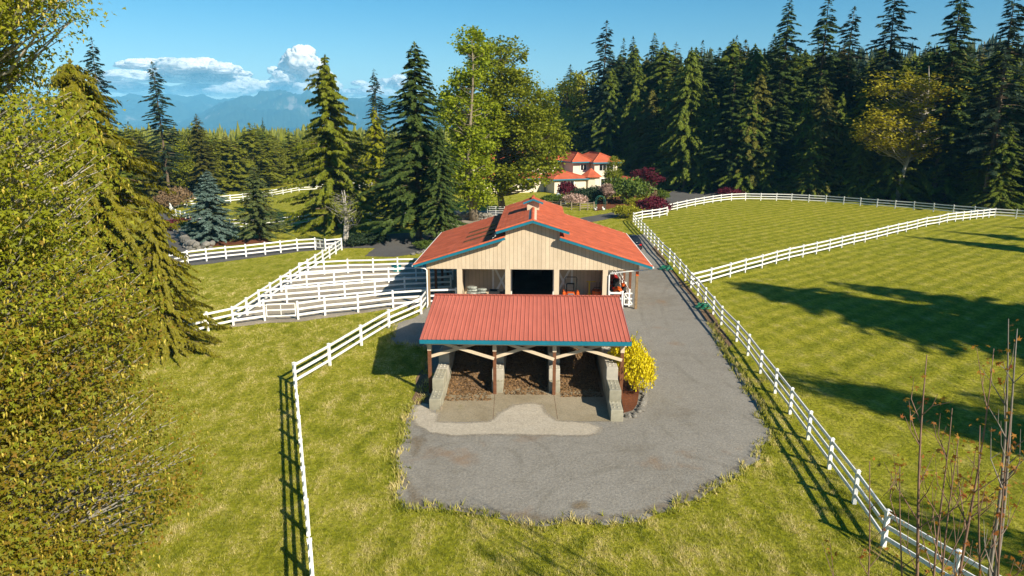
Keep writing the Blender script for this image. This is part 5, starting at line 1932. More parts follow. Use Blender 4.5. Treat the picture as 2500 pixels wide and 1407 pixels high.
put_tree_px('larch_tree', 'larch', 792, 135, 92, 'tall light green conifer with feathery spire and drooping skirts', 1.15)
put_tree_px('golden_conifer', 'golden', 912, 258, 105, 'golden green conifer with layered drooping boughs', 0.85)
put_tree_px('dark_spruce', 'dark_big', 1008, 104, 84, 'big dark conifer left of the bright green tree', 1.15)
put_tree_px('dark_spruce', 'dark_big', 1072, 300, 80, 'shorter dark conifer with a bare lower trunk behind the barn', 0.8)
put_tree_px('dark_spruce', 'dark_big', 955, 330, 96, 'shaded conifer below the golden green conifer', 1.0)
put_tree_px('cottonwood_tree', 'cotton', 1150, 62, 100, 'bright yellow green deciduous tree with a tall thin top', 1.15, rz=0.3)
put_tree_px('ash_tree', 'ash', 1228, 82, 106, 'broad olive deciduous tree with dark trunk before the house', 1.22, rz=0.0)
put_tree('bare_tree', 'bare', tuple(G(845, 600)), 7.0, 'small twisted nearly leafless tree at the paddock corner', 1.1, rz=2.0)
put_tree_px('ochre_maple', 'ochre', 2255, 132, 124, 'ochre spring maple with pale trunk against the dark forest', 1.6, rz=0.4)
put_tree_px('leafy_tree', 'leafy', 1500, 378, 128, 'light green tree partly hiding the end of the house', 0.95, crown_mat=L['olive'])
put_tree('red_maple', 'redmaple', tuple(G(1576, 478)), 5.6, 'deep red leaved maple beside the asphalt court', 1.15, rz=0.0)
put_tree_px('leafy_tree', 'leafy', 1382, 190, 190, 'bright yellow green tree above the house roof', 1.0, crown_mat=L['golden'])
put_tree_px('leafy_tree', 'leafy', 1425, 168, 200, 'second yellow green tree at the left end of the forest', 0.9, crown_mat=L['golden'])
put_tree('blossom_tree', 'redmaple', tuple(G(1480, 500)), 3.8, 'pale blossoming small tree by the house corner', 1.0, crown_mat=L['pink'])

# ---------------------------------------------------------------- forest wall on the right
tall = [(1475, 52, 178, 'fir_open', 'thin tall fir left of all the others in the forest'), (1522, 95, 182, 'fir_b', 'fir just right of the thin tall fir'), (1547, 90, 186, 'fir_a', 'second fir right of the thin tall fir'), (1597, 82, 184, 'fir_a', 'pointed fir above the light green tree'),
        (1800, 88, 170, 'fir_b', 'slim fir topping the middle of the forest'), (1893, 84, 160, 'fir_a', 'dark fir left of the tallest cluster'), (1932, -12, 140, 'fir_a', 'very tall fir, first of the tallest cluster'), (2025, -30, 138, 'fir_b', 'very tall fir, middle of the tallest cluster'),
        (2080, 18, 150, 'fir_open', 'thinner tall fir at the right of the tallest cluster'), (2200, -40, 132, 'fir_open', 'tall open fir left of the ochre maple top'), (2356, -60, 124, 'fir_a', 'massive dark fir rising behind the ochre maple'), (2488, -30, 112, 'fir_open', 'tall fir cut by the right edge of the picture'),
        (1690, 118, 146, 'hem_a', 'broad hemlock with sunlit drooping boughs beside the court'), (1562, 150, 172, 'hem_b', 'hemlock rising directly behind the red maple'), (1495, 165, 176, 'hem_a', 'hemlock behind the light green tree'), (1845, 110, 146, 'hem_a', 'sunlit hemlock in the middle of the forest wall')]
for px, py, D, pr, lb in tall:
    put_tree_px('forest_fir' if 'fir' in pr else 'forest_hemlock', pr, px, py, D, lb, 1.05 if 'fir' in pr else 1.0, 'distinct trees of the forest wall')
rf_ = random.Random(12)


def edgeD(px):
    return float(np.interp(px, [1330, 1480, 1620, 1680, 1800, 2000, 2200, 2350, 2500, 2700], [190, 182, 165, 147, 143, 136, 130, 125, 117, 105]))


rowlab = ['leafy boughed conifer in the front row of the forest wall', 'dark conifer in the second row of the forest wall', 'conifer deep in the forest behind the front rows']
for row, (dd, step, lo, hi) in enumerate(((0, 40, 140, 250), (9, 36, 105, 165), (20, 34, 95, 140))):
    px = 1350 + row * 17
    while px < 2640:
        q = px + rf_.uniform(-12, 12)
        D = edgeD(q) + dd + rf_.uniform(-3, 3)
        top = rf_.uniform(lo, hi)
        if q < 1480:
            top += 70 if row < 2 else 55
        kinds = ['hem_a', 'hem_b', 'hem_b', 'fir_a'] if row == 0 else ['fir_a', 'fir_b', 'hem_a', 'hem_b', 'fir_a']
        k = rf_.choice(kinds)
        cmx = rf_.choice([None, None, None, L['larch'], L['brownfir']]) if row == 0 else rf_.choice([None, None, None, L['brownfir']])
        put_tree_px('forest_conifer', k, q, top, D, rowlab[row], rf_.uniform(1.05, 1.6), 'conifers of forest row %s' % ('one', 'two', 'three')[row], cmx)
        px += step
for px, py, D, lb in ((2110, 330, 128, 'young hemlock just left of the ochre maple'), (1990, 300, 131, 'young hemlock below the middle of the tallest firs'), (2400, 360, 114, 'young hemlock just right of the pale maple trunk'),
                      (2470, 300, 110, 'young hemlock nearest the right edge of the picture'), (1880, 330, 136, 'young hemlock at the forest foot near the curving fence')):
    put_tree_px('forest_conifer', 'hem_b', px, py, D, lb, 1.5, 'young hemlocks of the forest edge')
# trees beyond the right edge of the picture: their shade lies across the paddocks
for k, (x, y, h, pr, w) in enumerate(((54, 23, 33, 'hem_a', 1.3), (58, 17, 35, 'hem_a', 1.3), (62, 24, 32, 'hem_b', 1.3), (66, 10, 36, 'hem_a', 1.3), (36, 15, 21, 'ochre', 0.8), (42, 9, 23, 'ash', 0.7), (46, 12, 22, 'ochre', 0.8), (29, 7, 17, 'bare', 0.5), (32, 3, 19, 'bare', 0.5), (36, -3, 19, 'ochre', 0.6),
                                      (80, 54, 29, 'fir_a', 1.0), (86, 60, 28, 'fir_b', 1.1), (85, 47, 31, 'fir_a', 1.1), (95, 66, 26, 'fir_b', 1.1), (106, 72, 26, 'fir_a', 1.1), (128, 80, 27, 'fir_a', 1.2))):
    put_tree('shade_tree', pr, (x, y, 0), h, 'tree beyond the right edge that shades the paddocks', w, 'tree', 'trees outside the picture on the right')

# ---------------------------------------------------------------- young wood, valley and hill forests
ry = random.Random(21)


def woodD(px):
    return float(np.interp(px, [200, 330, 420, 560, 700, 850, 1000], [112, 122, 134, 142, 160, 172, 178]))


for k in range(120):
    px = 230 + 770 * (k + ry.random()) / 120
    D = woodD(px) + (4, 16, 30)[k % 3] + ry.uniform(-4, 6)
    hgt_ = ry.uniform(8.6, 11.6) if ry.random() < 0.85 else ry.uniform(12, 14)
    p = Pd(px, 400, D)
    if k % 4 == 1:
        put_tree('young_tree', 'leafy', (p.x, p.y, -0.05), hgt_ * 0.95, 'young round headed tree in the wood behind the upper left paddock', ry.uniform(0.9, 1.2), 'tree', 'young broadleaf trees of the left wood', ry.choice([L['youngforest'], L['larch']]))
    else:
        put_tree('young_conifer', 'young', (p.x, p.y, -0.05), hgt_, 'young olive green conifer in the wood behind the upper left paddock', ry.uniform(1.0, 1.5), 'tree', 'young conifers of the left wood', ry.choice([None, None, L['hemlock'], L['brownfir']]))


def forest_mass(name, spots, mat, label, seed, cone_k=7, layers=4):
    rng = np.random.default_rng(seed)
    tv, tf = [], []
    for l in range(layers):
        z0 = 0.08 + 0.8 * l / layers
        z1 = min(1.0, z0 + 0.42)
        r0 = 1.0 * (1 - z0) ** 0.8
        b = len(tv)
        for k in range(cone_k):
            a = 2 * math.pi * (k + 0.5 * (l % 2)) / cone_k
            rr_ = r0 * (1.0 if k % 2 else 0.66)
            tv.append((rr_ * math.cos(a), rr_ * math.sin(a), z0 - (0.05 if k % 2 else 0)))
        tv.append((0, 0, z1))
        tf += [(b + k, b + (k + 1) % cone_k, b + cone_k) for k in range(cone_k)]
    S = np.array(spots)
    n = len(S)
    a = rng.uniform(0, 6.28, n)
    R_ = np.zeros((n, 3, 3))
    R_[:, 0, 0] = np.cos(a)
    R_[:, 0, 1] = -np.sin(a)
    R_[:, 1, 0] = np.sin(a)
    R_[:, 1, 1] = np.cos(a)
    R_[:, 2, 2] = 1
    sc = np.stack([S[:, 3] * S[:, 4], S[:, 3] * S[:, 4], S[:, 3]], 1)
    V, F = stamp(tv, tf, S[:, :3], R_, sc)
    V = V + rng.normal(0, 0.12, V.shape) * np.repeat(S[:, 3], len(tv))[:, None] * 0.12
    tag(link(name, np_mesh(name, V, F, mat)), label, 'forest', kind='stuff')


rm = random.Random(31)
sp = []
for k in range(1500):
    D = 205 + 420 * rm.random() ** 1.4
    s = rm.uniform(-0.9, 0.02)
    sp.append((s * D, D, 0, rm.uniform(7.5, 12) + (3 if rm.random() < 0.06 else 0), rm.uniform(0.20, 0.30)))
forest_mass('young_forest', sp, L['youngforest'], 'mass of young trees stretching back from the left wood', 1)
sp = []
for k in range(4200):
    D = 600 + 4200 * rm.random() ** 1.8
    s = rm.uniform(-0.95, 0.1)
    x, y = s * D, D
    sp.append((x, y, TZ(x, y), rm.uniform(11, 20), rm.uniform(0.16, 0.26)))
forest_mass('valley_forest', sp, L['hillforest'], 'distant valley forest below the mountains', 2, 5, 3)
sp = []
for k in range(3400):
    D = 215 + 760 * rm.random() ** 0.9
    az = math.radians(rm.uniform(0.5, 48))
    x, y = D * math.sin(az), D * math.cos(az)
    if D < 240 and az > math.radians(3):
        continue
    sp.append((x, y, TZ(x, y) - 0.5, rm.uniform(13, 24), rm.uniform(0.15, 0.24)))
forest_mass('hill_forest', sp, L['hillforest'], 'conifer covered hill rising beyond the forest wall', 3, 7, 4)
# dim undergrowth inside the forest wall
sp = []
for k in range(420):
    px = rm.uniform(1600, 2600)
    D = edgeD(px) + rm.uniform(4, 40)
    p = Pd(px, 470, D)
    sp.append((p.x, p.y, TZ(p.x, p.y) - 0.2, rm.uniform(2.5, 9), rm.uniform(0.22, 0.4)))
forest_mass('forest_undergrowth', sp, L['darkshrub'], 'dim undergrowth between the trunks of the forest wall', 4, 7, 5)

# ---------------------------------------------------------------- shrubs
p = G(1538, 972)
t = empty('flowering_shrub', (6.35, 34.35, 0), 0.4, 'bright yellow flowering bush against the shed wall', 'shrub')
t.scale = (1.22, 1.45, 2.75)
link('stems', SHR['forsythia']['trunk'], t)
setmat(link('foliage', SHR['forsythia']['crown'], t), L['yellowbloom'])
for a in [('round', 1530, 532, 2.3, 1.9, L['goldshrub'], 'golden green bush beside the paddock corner post'),
          ('round', 1556, 508, 2.2, 1.7, L['goldshrub'], 'flat golden bush above the paddock corner bush'),
          ('mound', 1592, 521, 2.7, 2.5, L['burgundy'], 'purple leaved weeping shrub spilling through the white fence'),
          ('mound', 1783, 479, 2.8, 1.6, L['burgundy'], 'purple mound behind the curving paddock fence'),
          ('round', 1534, 497, 4.2, 4.6, L['shrub'], 'large rounded green shrub under the light green tree'),
          ('round', 1572, 495, 1.4, 1.6, L['goldshrub'], 'small yellow globe shrub in the garden bed'),
          ('loose', 1612, 490, 1.9, 2.0, L['shrub'], 'fresh green bush at the edge of the court'),
          ('loose', 1585, 490, 1.8, 2.6, L['brownshrub'], 'tan twiggy shrub in front of the red maple'),
          ('round', 1430, 494, 3.0, 2.6, L['darkshrub'], 'dark clipped shrub below the house wall'),
          ('round', 1455, 492, 2.4, 2.8, L['darkshrub'], 'dark shrub behind the arbor'),
          ('loose', 1403, 503, 2.2, 2.0, L['pink'], 'pale pink flowering bush behind the split rail fence'),
          ('loose', 1352, 500, 2.4, 1.8, L['shrub'], 'green bush behind the barn roof below the house'),
          ('mound', 1384, 484, 1.9, 3.0, L['burgundy'], 'dark red rounded shrub at the house door'),
          ('loose', 1505, 470, 2.5, 2.4, L['shrub'], 'loose green shrub beside the garden tree'),
          ('mound', 438, 560, 2.0, 1.4, L['burgundy'], 'dark red low hedge above the rock wall'),
          ('mound', 458, 562, 2.0, 1.2, L['goldshrub'], 'yellow low hedge beside the dark red one'),
          ('loose', 470, 575, 1.5, 1.4, L['shrub'], 'green shrub under the yellow hedge'),
          ('loose', 430, 506, 3.4, 3.2, L['brownshrub'], 'tan leafless bush at the end of the upper paddock'),
          ('loose', 400, 512, 3.0, 2.2, L['brownshrub'], 'paler tan bush beside the leafless one'),
          ('mound', 895, 592, 2.6, 1.1, L['darkshrub'], 'low dark hedge by the corner of the shaded drive'),
          ('mound', 865, 598, 2.0, 1.0, L['darkshrub'], 'low dark hedge left of the drive corner'),
          ('loose', 1040, 608, 1.6, 0.9, L['shrub'], 'low plants at the foot of the shaded conifers'),
          ('loose', 1825, 466, 3.5, 2.8, L['darkshrub'], 'dark round rhododendron at the forest edge'),
          ('loose', 1770, 464, 3.0, 1.9, L['darkshrub'], 'low dark shrub left of the rhododendron'),
          ('loose', 2150, 482, 1.8, 1.8, L['shrub'], 'small lit shrub at the forest foot behind the fence'),
          ('loose', 1680, 465, 2.4, 1.2, L['darkshrub'], 'low shrub in the mulch beyond the court'),
          ('loose', 95, 560, 3.2, 3.0, L['youngleaf'], 'orange red bush in place of the red roof glimpsed through the flowering maple'),  # added as a stand-in for a red roof behind the maple
          ('loose', 15, 565, 2.8, 2.6, L['pink'], 'pink bush in place of the red roof at the left edge')]:  # second bush added where the red roof would show
    put_shrub(*a)

# ---------------------------------------------------------------- the house beyond the barn
ho_ = Pd(1398, 466, 146)
house = empty('villa', (ho_.x, ho_.y, 0), math.radians(22), 'cream two storey villa with terracotta hip roofs behind the trees', 'house')


def hip(x0, x1, y0, y1, z, rise, ov, name='roof'):
    x0, x1, y0, y1 = x0 - ov, x1 + ov, y0 - ov, y1 + ov
    d = min(x1 - x0, y1 - y0) / 2
    if x1 - x0 > y1 - y0:
        r = [(x0 + d, (y0 + y1) / 2, z + rise), (x1 - d, (y0 + y1) / 2, z + rise)]
        F = [(0, 1, 5, 4), (2, 3, 4, 5), (1, 2, 5), (3, 0, 4), (3, 2, 1, 0)]
    else:
        r = [((x0 + x1) / 2, y0 + d, z + rise), ((x0 + x1) / 2, y1 - d, z + rise)]
        F = [(0, 1, 4), (1, 2, 5, 4), (2, 3, 5), (3, 0, 4, 5), (3, 2, 1, 0)]
    V = [(x0, y0, z), (x1, y0, z), (x1, y1, z), (x0, y1, z)] + r
    o = MB().add(V, F).build(name, M['tile'], house)
    fb = MB()
    for a, b in ((0, 1), (1, 2), (2, 3), (3, 0)):
        fb.bar(Vector(V[a]) - Vector((0, 0, 0.12)), Vector(V[b]) - Vector((0, 0, 0.12)), 0.06, 0.24)
    fb.build('fascia', M['teal'], o)
    hb_ = MB()
    for e in range(4):
        q = min((4, 5), key=lambda i: (Vector(V[i]) - Vector(V[e])).length)
        hb_.tube([Vector(V[e]) + Vector((0, 0, 0.05)), Vector(V[q]) + Vector((0, 0, 0.05))], 0.14, 5)
    hb_.tube([Vector(V[4]) + Vector((0, 0, 0.05)), Vector(V[5]) + Vector((0, 0, 0.05))], 0.14, 5)
    hb_.build('hip_tiles', M['tile'], o)
    return o


def wing(x0, x1, y0, y1, h):
    return MB().box(((x0 + x1) / 2, (y0 + y1) / 2, h / 2), (x1 - x0, y1 - y0, h)).build('wall', M['stucco'], house)


def window(par, x, y, z, w, h, n=2, side=False):
    f = MB()
    if side:
        f.box((x, y, z), (0.12, w + 0.3, h + 0.3))
    else:
        f.box((x, y, z), (w + 0.3, 0.12, h + 0.3))
    fo = f.build('window', M['whitetrim'], house)
    for k in range(n):
        q = -w / 2 + w * (k + 0.5) / n
        if side:
            MB().box((x - 0.05, y + q, z), (0.08, w / n - 0.10, h)).build('pane', M['glass'], fo)
        else:
            MB().box((x + q, y - 0.05, z), (w / n - 0.10, 0.08, h)).build('pane', M['glass'], fo)


wing(0, 4.0, 0, 9, 6.1)
wing(4.02, 9.5, -2, 8, 6.0)
wing(-21, -0.02, 4.5, 12, 6.15)
wing(-6.0, 1.2, -3.6, 4.4, 2.9)
wing(-20, -6.4, 0.5, 4.45, 2.9)
hip(0, 4.0, -0.2, 9, 6.1, 1.7, 0.7)
hip(4.02, 9.5, -2, 8, 6.0, 1.7, 0.7)
hip(-21, -0.02, 4.5, 12, 6.15, 2.1, 0.75)
hip(-6.0, 1.2, -3.6, 4.4, 2.9, 1.35, 0.6)
hip(-20, -6.4, 0.5, 4.45, 2.9, 1.0, 0.6)
window(house, 2.4, -0.03, 4.9, 1.3, 1.15)
window(house, 6.8, -2.03, 4.9, 3.4, 1.3, 4)
window(house, -3.2, -3.63, 1.35, 3.2, 2.0, 4)
window(house, -4.5, 4.47, 4.9, 2.0, 1.2, 2)
window(house, -9.5, 4.47, 4.9, 2.6, 1.3, 3)
window(house, -10.2, 0.47, 1.5, 2.8, 1.5, 3)
window(house, 6.8, -2.03, 1.6, 2.4, 1.8, 3)
window(house, -16.0, 4.47, 4.9, 2.6, 1.3, 3)
window(house, -16.0, 0.47, 1.5, 2.8, 1.5, 3)
bay = MB()
pts = [(2.9 + 1.9 * math.cos(a), -2.6 + 1.9 * math.sin(a)) for a in np.linspace(0, 2 * math.pi, 9)[:-1]]
bay.prism([(x, y, 0) for x, y in pts], (0, 0, 3.1))
bay.build('round_bay', M['stucco'], house)
V = [(2.9 + 2.5 * math.cos(a), -2.6 + 2.5 * math.sin(a), 3.1) for a in np.linspace(0, 2 * math.pi, 9)[:-1]] + [(2.9, -2.6, 4.9)]
MB().add(V, [(k, (k + 1) % 8, 8) for k in range(8)] + [tuple(range(8))[::-1]]).build('bay_roof', M['tile'], house)
ch = MB().box((-9, 8.5, 8.6), (1.0, 1.0, 1.9))
ch.box((-9, 8.5, 9.6), (1.3, 1.3, 0.2))
ch.build('chimney', M['stucco'], house)
ch = MB().box((-1.6, 8.2, 8.2), (0.9, 0.9, 1.2))
ch.build('chimney', M['whitetrim'], house)
tur = MB()
tur.tube([(-21.5, 3, 0), (-21.5, 3, 8.2)], 1.5, 10)
tur.build('turret', M['stucco'], house)
dome = [(1.7 * math.cos(a), 1.9 * math.sin(a)) for a in np.linspace(0, math.pi / 2, 6)]
mb = MB()
mb.tube([(-21.5, 3, 8.2 + z) for r, z in dome], [max(r, 0.05) for r, z in dome], 12)
mb.build('dome', M['steel'], house, True)
for px_, py_ in ((-3.4, -0.4), (-8.8, 7.2), (-10.5, 7.2)):
    pass
po = MB().box((9.0, -6.5, 2.6), (3.0, 3.0, 0.1))
po.prism([(7.4, -8.1, 2.6), (10.6, -8.1, 2.6), (9.0, -8.1, 3.3)], (0, 3.2, 0))
po.build('porch_roof', M['tile'], house)
for x in (7.7, 10.3):
    MB().box((x, -7.8, 1.3), (0.2, 0.2, 2.6)).build('porch_post', M['stucco'], house)
fp = G(1362, 497)
fb = empty('fountain', tuple(fp), 0, 'pale stone fountain basin between the house and the barn roof', 'fountain')
mb = MB()
mb.tube([(0, 0, 0), (0, 0, 0.55), (0, 0, 0.6)], [1.5, 1.5, 1.65], 16)
mb.build('basin', M['bluewater'], fb)
mb = MB()
mb.tube([(0, 0, 0.6), (0, 0, 1.3), (0, 0, 1.4), (0, 0, 1.45), (0, 0, 1.9)], [0.18, 0.12, 0.6, 0.6, 0.06], 12)
mb.build('pedestal', M['bluewater'], fb)


# ---------------------------------------------------------------- machines and small things
def wheel(par, x, y, r, w, z=None, name='wheel', rim=None):
    z = r if z is None else z
    mb = MB()
    mb.tube([(x - w / 2, y, z), (x - w / 2 + 0.02, y, z), (x + w / 2 - 0.02, y, z), (x + w / 2, y, z)], [r * 0.8, r, r, r * 0.8], 18)
    o = mb.build(name, M['black'], par)
    mb = MB()
    mb.tube([(x - w / 2 - 0.012, y, z), (x + w / 2 + 0.012, y, z)], r * 0.5, 12)
    mb.build('rim', rim or M['steel'], o)
    return o


def rbox(c, d, b=0.05, taper=0.9):
    """body panel with sloped, chamfered top"""
    x, y, z = c
    a, e, h = d[0] / 2, d[1] / 2, d[2] / 2
    mb = MB()
    rings = [(-h, 1.0), (h - b, 1.0), (h, taper)]
    V = []
    for zz, k in rings:
        kx, ky = (a - (b if k < 1 else 0)), (e - (b if k < 1 else 0))
        c2 = min(b, kx * 0.4, ky * 0.4)
        V += [(x + i, y + j, z + zz) for i, j in ((-kx + c2, -ky), (kx - c2, -ky), (kx, -ky + c2), (kx, ky - c2), (kx - c2, ky), (-kx + c2, ky), (-kx, ky - c2), (-kx, -ky + c2))]
    F = [tuple(range(8))[::-1], tuple(range(16, 24))]
    for r in range(2):
        F += [(r * 8 + k, r * 8 + (k + 1) % 8, r * 8 + 8 + (k + 1) % 8, r * 8 + 8 + k) for k in range(8)]
    return mb.add(V, F)


mp0 = barn_pt(3.05, 1.55)
mow = empty('ride_on_mower', tuple(mp0 + Vector((0, 0, 0.05))), YAW, 'orange ride on mower with black seat and roll bar', 'mower')
mow.scale = (1.12, 1.0, 1.16)
rbox((0, 0.1, 0.55), (0.62, 0.9, 0.45), 0.08).build('engine_cover', M['orange'], mow)
for s in (-1, 1):
    rbox((s * 0.48, 0.0, 0.66), (0.22, 0.9, 0.42), 0.06).build('fender', M['orange'], mow)
    wheel(mow, s * 0.55, 0.05, 0.30, 0.26, rim=M['orange'])
    wheel(mow, s * 0.40, 1.15, 0.17, 0.14, rim=M['orange'])
    mb = MB()
    mb.tube([(s * 0.27, 0.72, 0.7), (s * 0.27, 0.8, 1.15), (s * 0.12, 0.75, 1.25)], 0.022, 5)
    mb.build('control_lever', M['black'], mow)
rbox((0, 1.0, 0.24), (1.35, 0.8, 0.18), 0.05).build('cutting_deck', M['orange'], mow)
rbox((0, 0.45, 0.84), (0.55, 0.5, 0.14), 0.05).build('seat', M['black'], mow)
rbox((0, 0.20, 1.12), (0.55, 0.16, 0.52), 0.05).build('backrest', M['black'], mow)
mb = MB()
mb.tube([(-0.42, -0.1, 0.5), (-0.42, -0.1, 1.75), (-0.36, -0.1, 1.86), (0.36, -0.1, 1.86), (0.42, -0.1, 1.75), (0.42, -0.1, 0.5)], 0.032, 6)
mb.build('roll_bar', M['black'], mow)
rbox((0, -0.4, 0.62), (0.45, 0.16, 0.3), 0.04).build('rear_guard', M['steel'], mow)

tp0 = barn_pt(6.85, 2.6)
trc = empty('tractor', tuple(tp0), YAW, 'orange compact tractor facing out of the right barn aisle', 'tractor')
rbox((0, -0.55, 0.95), (0.62, 1.2, 0.55), 0.14, 0.8).build('hood', M['orange'], trc)
for s in (-1, 1):
    MB().box((s * 0.18, -1.16, 1.02), (0.16, 0.03, 0.12)).build('headlight', M['whitestone'], trc)
    wheel(trc, s * 0.62, 0.75, 0.58, 0.34, rim=M['orange'])
    wheel(trc, s * 0.52, -0.75, 0.36, 0.22, rim=M['orange'])
    rbox((s * 0.6, 0.75, 1.18), (0.36, 0.8, 0.16), 0.06).build('fender', M['orange'], trc)
rbox((0, 0.2, 0.62), (0.5, 1.9, 0.35), 0.05).build('chassis', M['black'], trc)
rbox((0, 0.75, 1.08), (0.5, 0.45, 0.14), 0.05).build('seat', M['black'], trc)
rbox((0, 1.0, 1.38), (0.5, 0.14, 0.5), 0.05).build('backrest', M['black'], trc)
mb = MB()
mb.tube([(0.2 * math.cos(a), 0.22 + 0.06 * math.sin(a), 1.42 + 0.19 * math.sin(a)) for a in np.linspace(0, 6.28, 13)], 0.018, 5)
mb.tube([(0, 0.05, 1.1), (0, 0.22, 1.42)], 0.025, 5)
mb.build('steering_wheel', M['black'], trc)
mb = MB()
mb.tube([(-0.5, 1.25, 0.9), (-0.5, 1.25, 2.2), (0.5, 1.25, 2.2), (0.5, 1.25, 0.9)], 0.035, 5)
mb.build('roll_bar', M['black'], trc)

sp0 = barn_pt(6.35, 5.2)
spr = empty('manure_spreader', tuple(sp0), YAW, 'red farm spreader parked behind the orange tractor', 'spreader')
mb = MB()
mb.prism([(-0.7, -1.2, 0.6), (0.7, -1.2, 0.6), (0.85, -1.2, 1.35), (-0.85, -1.2, 1.35)], (0, 2.4, 0))
mb.build('hopper', M['redpaint'], spr)
for s in (-1, 1):
    wheel(spr, s * 0.9, 0.2, 0.42, 0.25, rim=M['redpaint'])
mb = MB()
mb.tube([(0, -1.2, 0.55), (0, -2.0, 0.5)], 0.05, 6)
mb.build('drawbar', M['redpaint'], spr)
for k in range(4):
    mb = MB()
    mb.tube([(-0.7 + 0.45 * k, -1.25, 0.75), (-0.7 + 0.45 * k, -1.35, 1.5)], 0.03, 5)
    mb.build('bar', M['steel'], spr)

yp = barn_pt(4.55, 1.9)
ys = empty('yellow_stand', tuple(yp + Vector((0, 0, 0.05))), YAW, 'yellow upright jack stand with T handle in the right alcove', 'stand')
mb = MB()
mb.tube([(0, 0, 0.05), (0, 0, 1.35)], 0.06, 8)
mb.build('column', M['yellow'], ys)
MB().box((0.1, 0, 1.36), (0.62, 0.06, 0.05)).build('handle', M['yellow'], ys)
MB().box((0, 0, 0.06), (0.5, 0.5, 0.08)).build('base', M['yellow'], ys)
MB().box((0, 0, 0.35), (0.22, 0.2, 0.5)).build('housing', M['yellow'], ys)
ys.scale = (1.15, 1.15, 1.25)
oc = barn_pt(5.15, 1.5)
oo = empty('orange_bin', tuple(oc + Vector((0, 0, 0.05))), 0, 'orange plastic tub in the corner of the right alcove', 'tub')
mb = MB()
mb.tube([(0, 0, 0), (0, 0, 0.78), (0, 0, 0.8)], [0.26, 0.36, 0.39], 12, True)
mb.build('tub_body', M['orange'], oo)
oo.scale = (1.15, 1.15, 1.35)
mb = MB()
mb.tube([(-0.38, 0, 0.75), (-0.2, 0, 0.98), (0.2, 0, 0.98), (0.38, 0, 0.75)], 0.02, 5)
mb.build('handle', M['black'], oo)
for k in range(2):
    hp = barn_pt(5.3 - 0.15 * k, 2.0)
    ht = empty('hand_tool', tuple(hp), 0.2 * k, ('dark long handled fork leaning in the right alcove corner', 'dark long handled shovel leaning in the right alcove corner')[k], 'tool')
    mb = MB()
    mb.tube([(0, 0, 0.25), (0.12, 0.35, 1.6)], 0.022, 5)
    mb.build('handle', M['darkwood'], ht)
    MB().box((-0.02, -0.05, 0.15), (0.22, 0.03, 0.28)).build('head', M['black'], ht)

# feed sacks and bin in the left alcove
rs = random.Random(8)


def sack_mesh(seed):
    V = ICO2[0].copy()
    V = np.sign(V) * np.abs(V) ** 0.6
    V = V * [0.42, 0.26, 0.10]
    V[:, 2] += np.array([0.04 * noise.noise(Vector(v * 5 + seed)) for v in V])
    return np_mesh('sack', V, ICO2[1], M['feedbag'], True)


SK = [sack_mesh(k) for k in range(3)]
k = 0
names_ = ['bottom', 'second', 'third', 'fourth', 'fifth', 'sixth', 'topmost']
for col_, (u, w) in enumerate(((-4.75, 0.9), (-4.0, 1.1), (-3.4, 0.8))):
    for lv in range((7, 6, 4)[col_]):
        p = barn_pt(u + rs.uniform(-.1, .1), w + rs.uniform(-.1, .1))
        o = link('feed_sack', SK[k % 3], None, (p.x, p.y, 0.15 + lv * 0.21), (rs.uniform(-.06, .06), rs.uniform(-.06, .06), rs.uniform(-0.3, 0.3)))
        tag(o, 'crumpled pale sack, %s in the %s pile of the left alcove' % (names_[lv], ('tallest', 'middle', 'lowest')[col_]), 'sack', 'sacks in the left alcove')
        k += 1
bp = barn_pt(-2.75, 0.9)
bn = empty('black_bin', tuple(bp + Vector((0, 0, 0.05))), YAW, 'open black storage bin beside the sacks in the left alcove', 'bin')
for (x, y, dx, dy) in ((0, -0.4, 1.3, 0.04), (0, 0.4, 1.3, 0.04), (-0.63, 0, 0.04, 0.76), (0.63, 0, 0.04, 0.76)):
    MB().box((x, y, 0.58), (dx, dy, 1.16)).build('side_panel', M['black'], bn)
MB().box((0, 0, 0.02), (1.2, 0.7, 0.04)).build('bottom', M['black'], bn)

tb = G(968, 662)
tk = empty('water_tub', tuple(tb), 0, 'round teal water tub in the upper pen', 'tub')
mb = MB()
mb.tube([(0, 0, 0), (0, 0, 0.55), (0, 0, 0.58), (0, 0, 0.5)], [0.42, 0.48, 0.52, 0.42], 16)
mb.build('tub_body', M['tealplastic'], tk)
mb = MB()
mb.tube([(0, 0, 0.50), (0, 0, 0.52)], [0.40, 0.40], 16)
mb.build('water', M['glass'], tk)


def hose_coil(px, py, label):
    p = G(px, py)
    t = empty('hose_coil', tuple(p), 0, label, 'hose')
    mb = MB()
    pts = []
    for k in range(60):
        a = k * 0.42
        r = 0.55 - 0.004 * k
        pts.append((r * math.cos(a) * 1.3, r * math.sin(a), 0.04 + 0.006 * k + 0.02 * math.sin(k)))
    mb.tube(pts, 0.035, 5)
    mb.build('hose', M['greenhose'], t)
    mb = MB()
    mb.tube([(0, 0.5, 0), (0, 0.5, 0.95)], 0.04, 5)
    mb.tube([(-0.06, 0.5, 0.85), (0.2, 0.5, 0.85)], 0.03, 5)
    mb.build('standpipe', M['steel'], t)


hose_coil(1626, 659, 'green hose coiled under the fence beside the barn roof')
hose_coil(1718, 753, 'green hose coiled at the fence farther down the drive')

# black car behind the barn
cp = G(1537, 607)
car = empty('parked_car', (cp.x, cp.y, 0), math.radians(4), 'black car parked beyond the right eave of the barn', 'car')


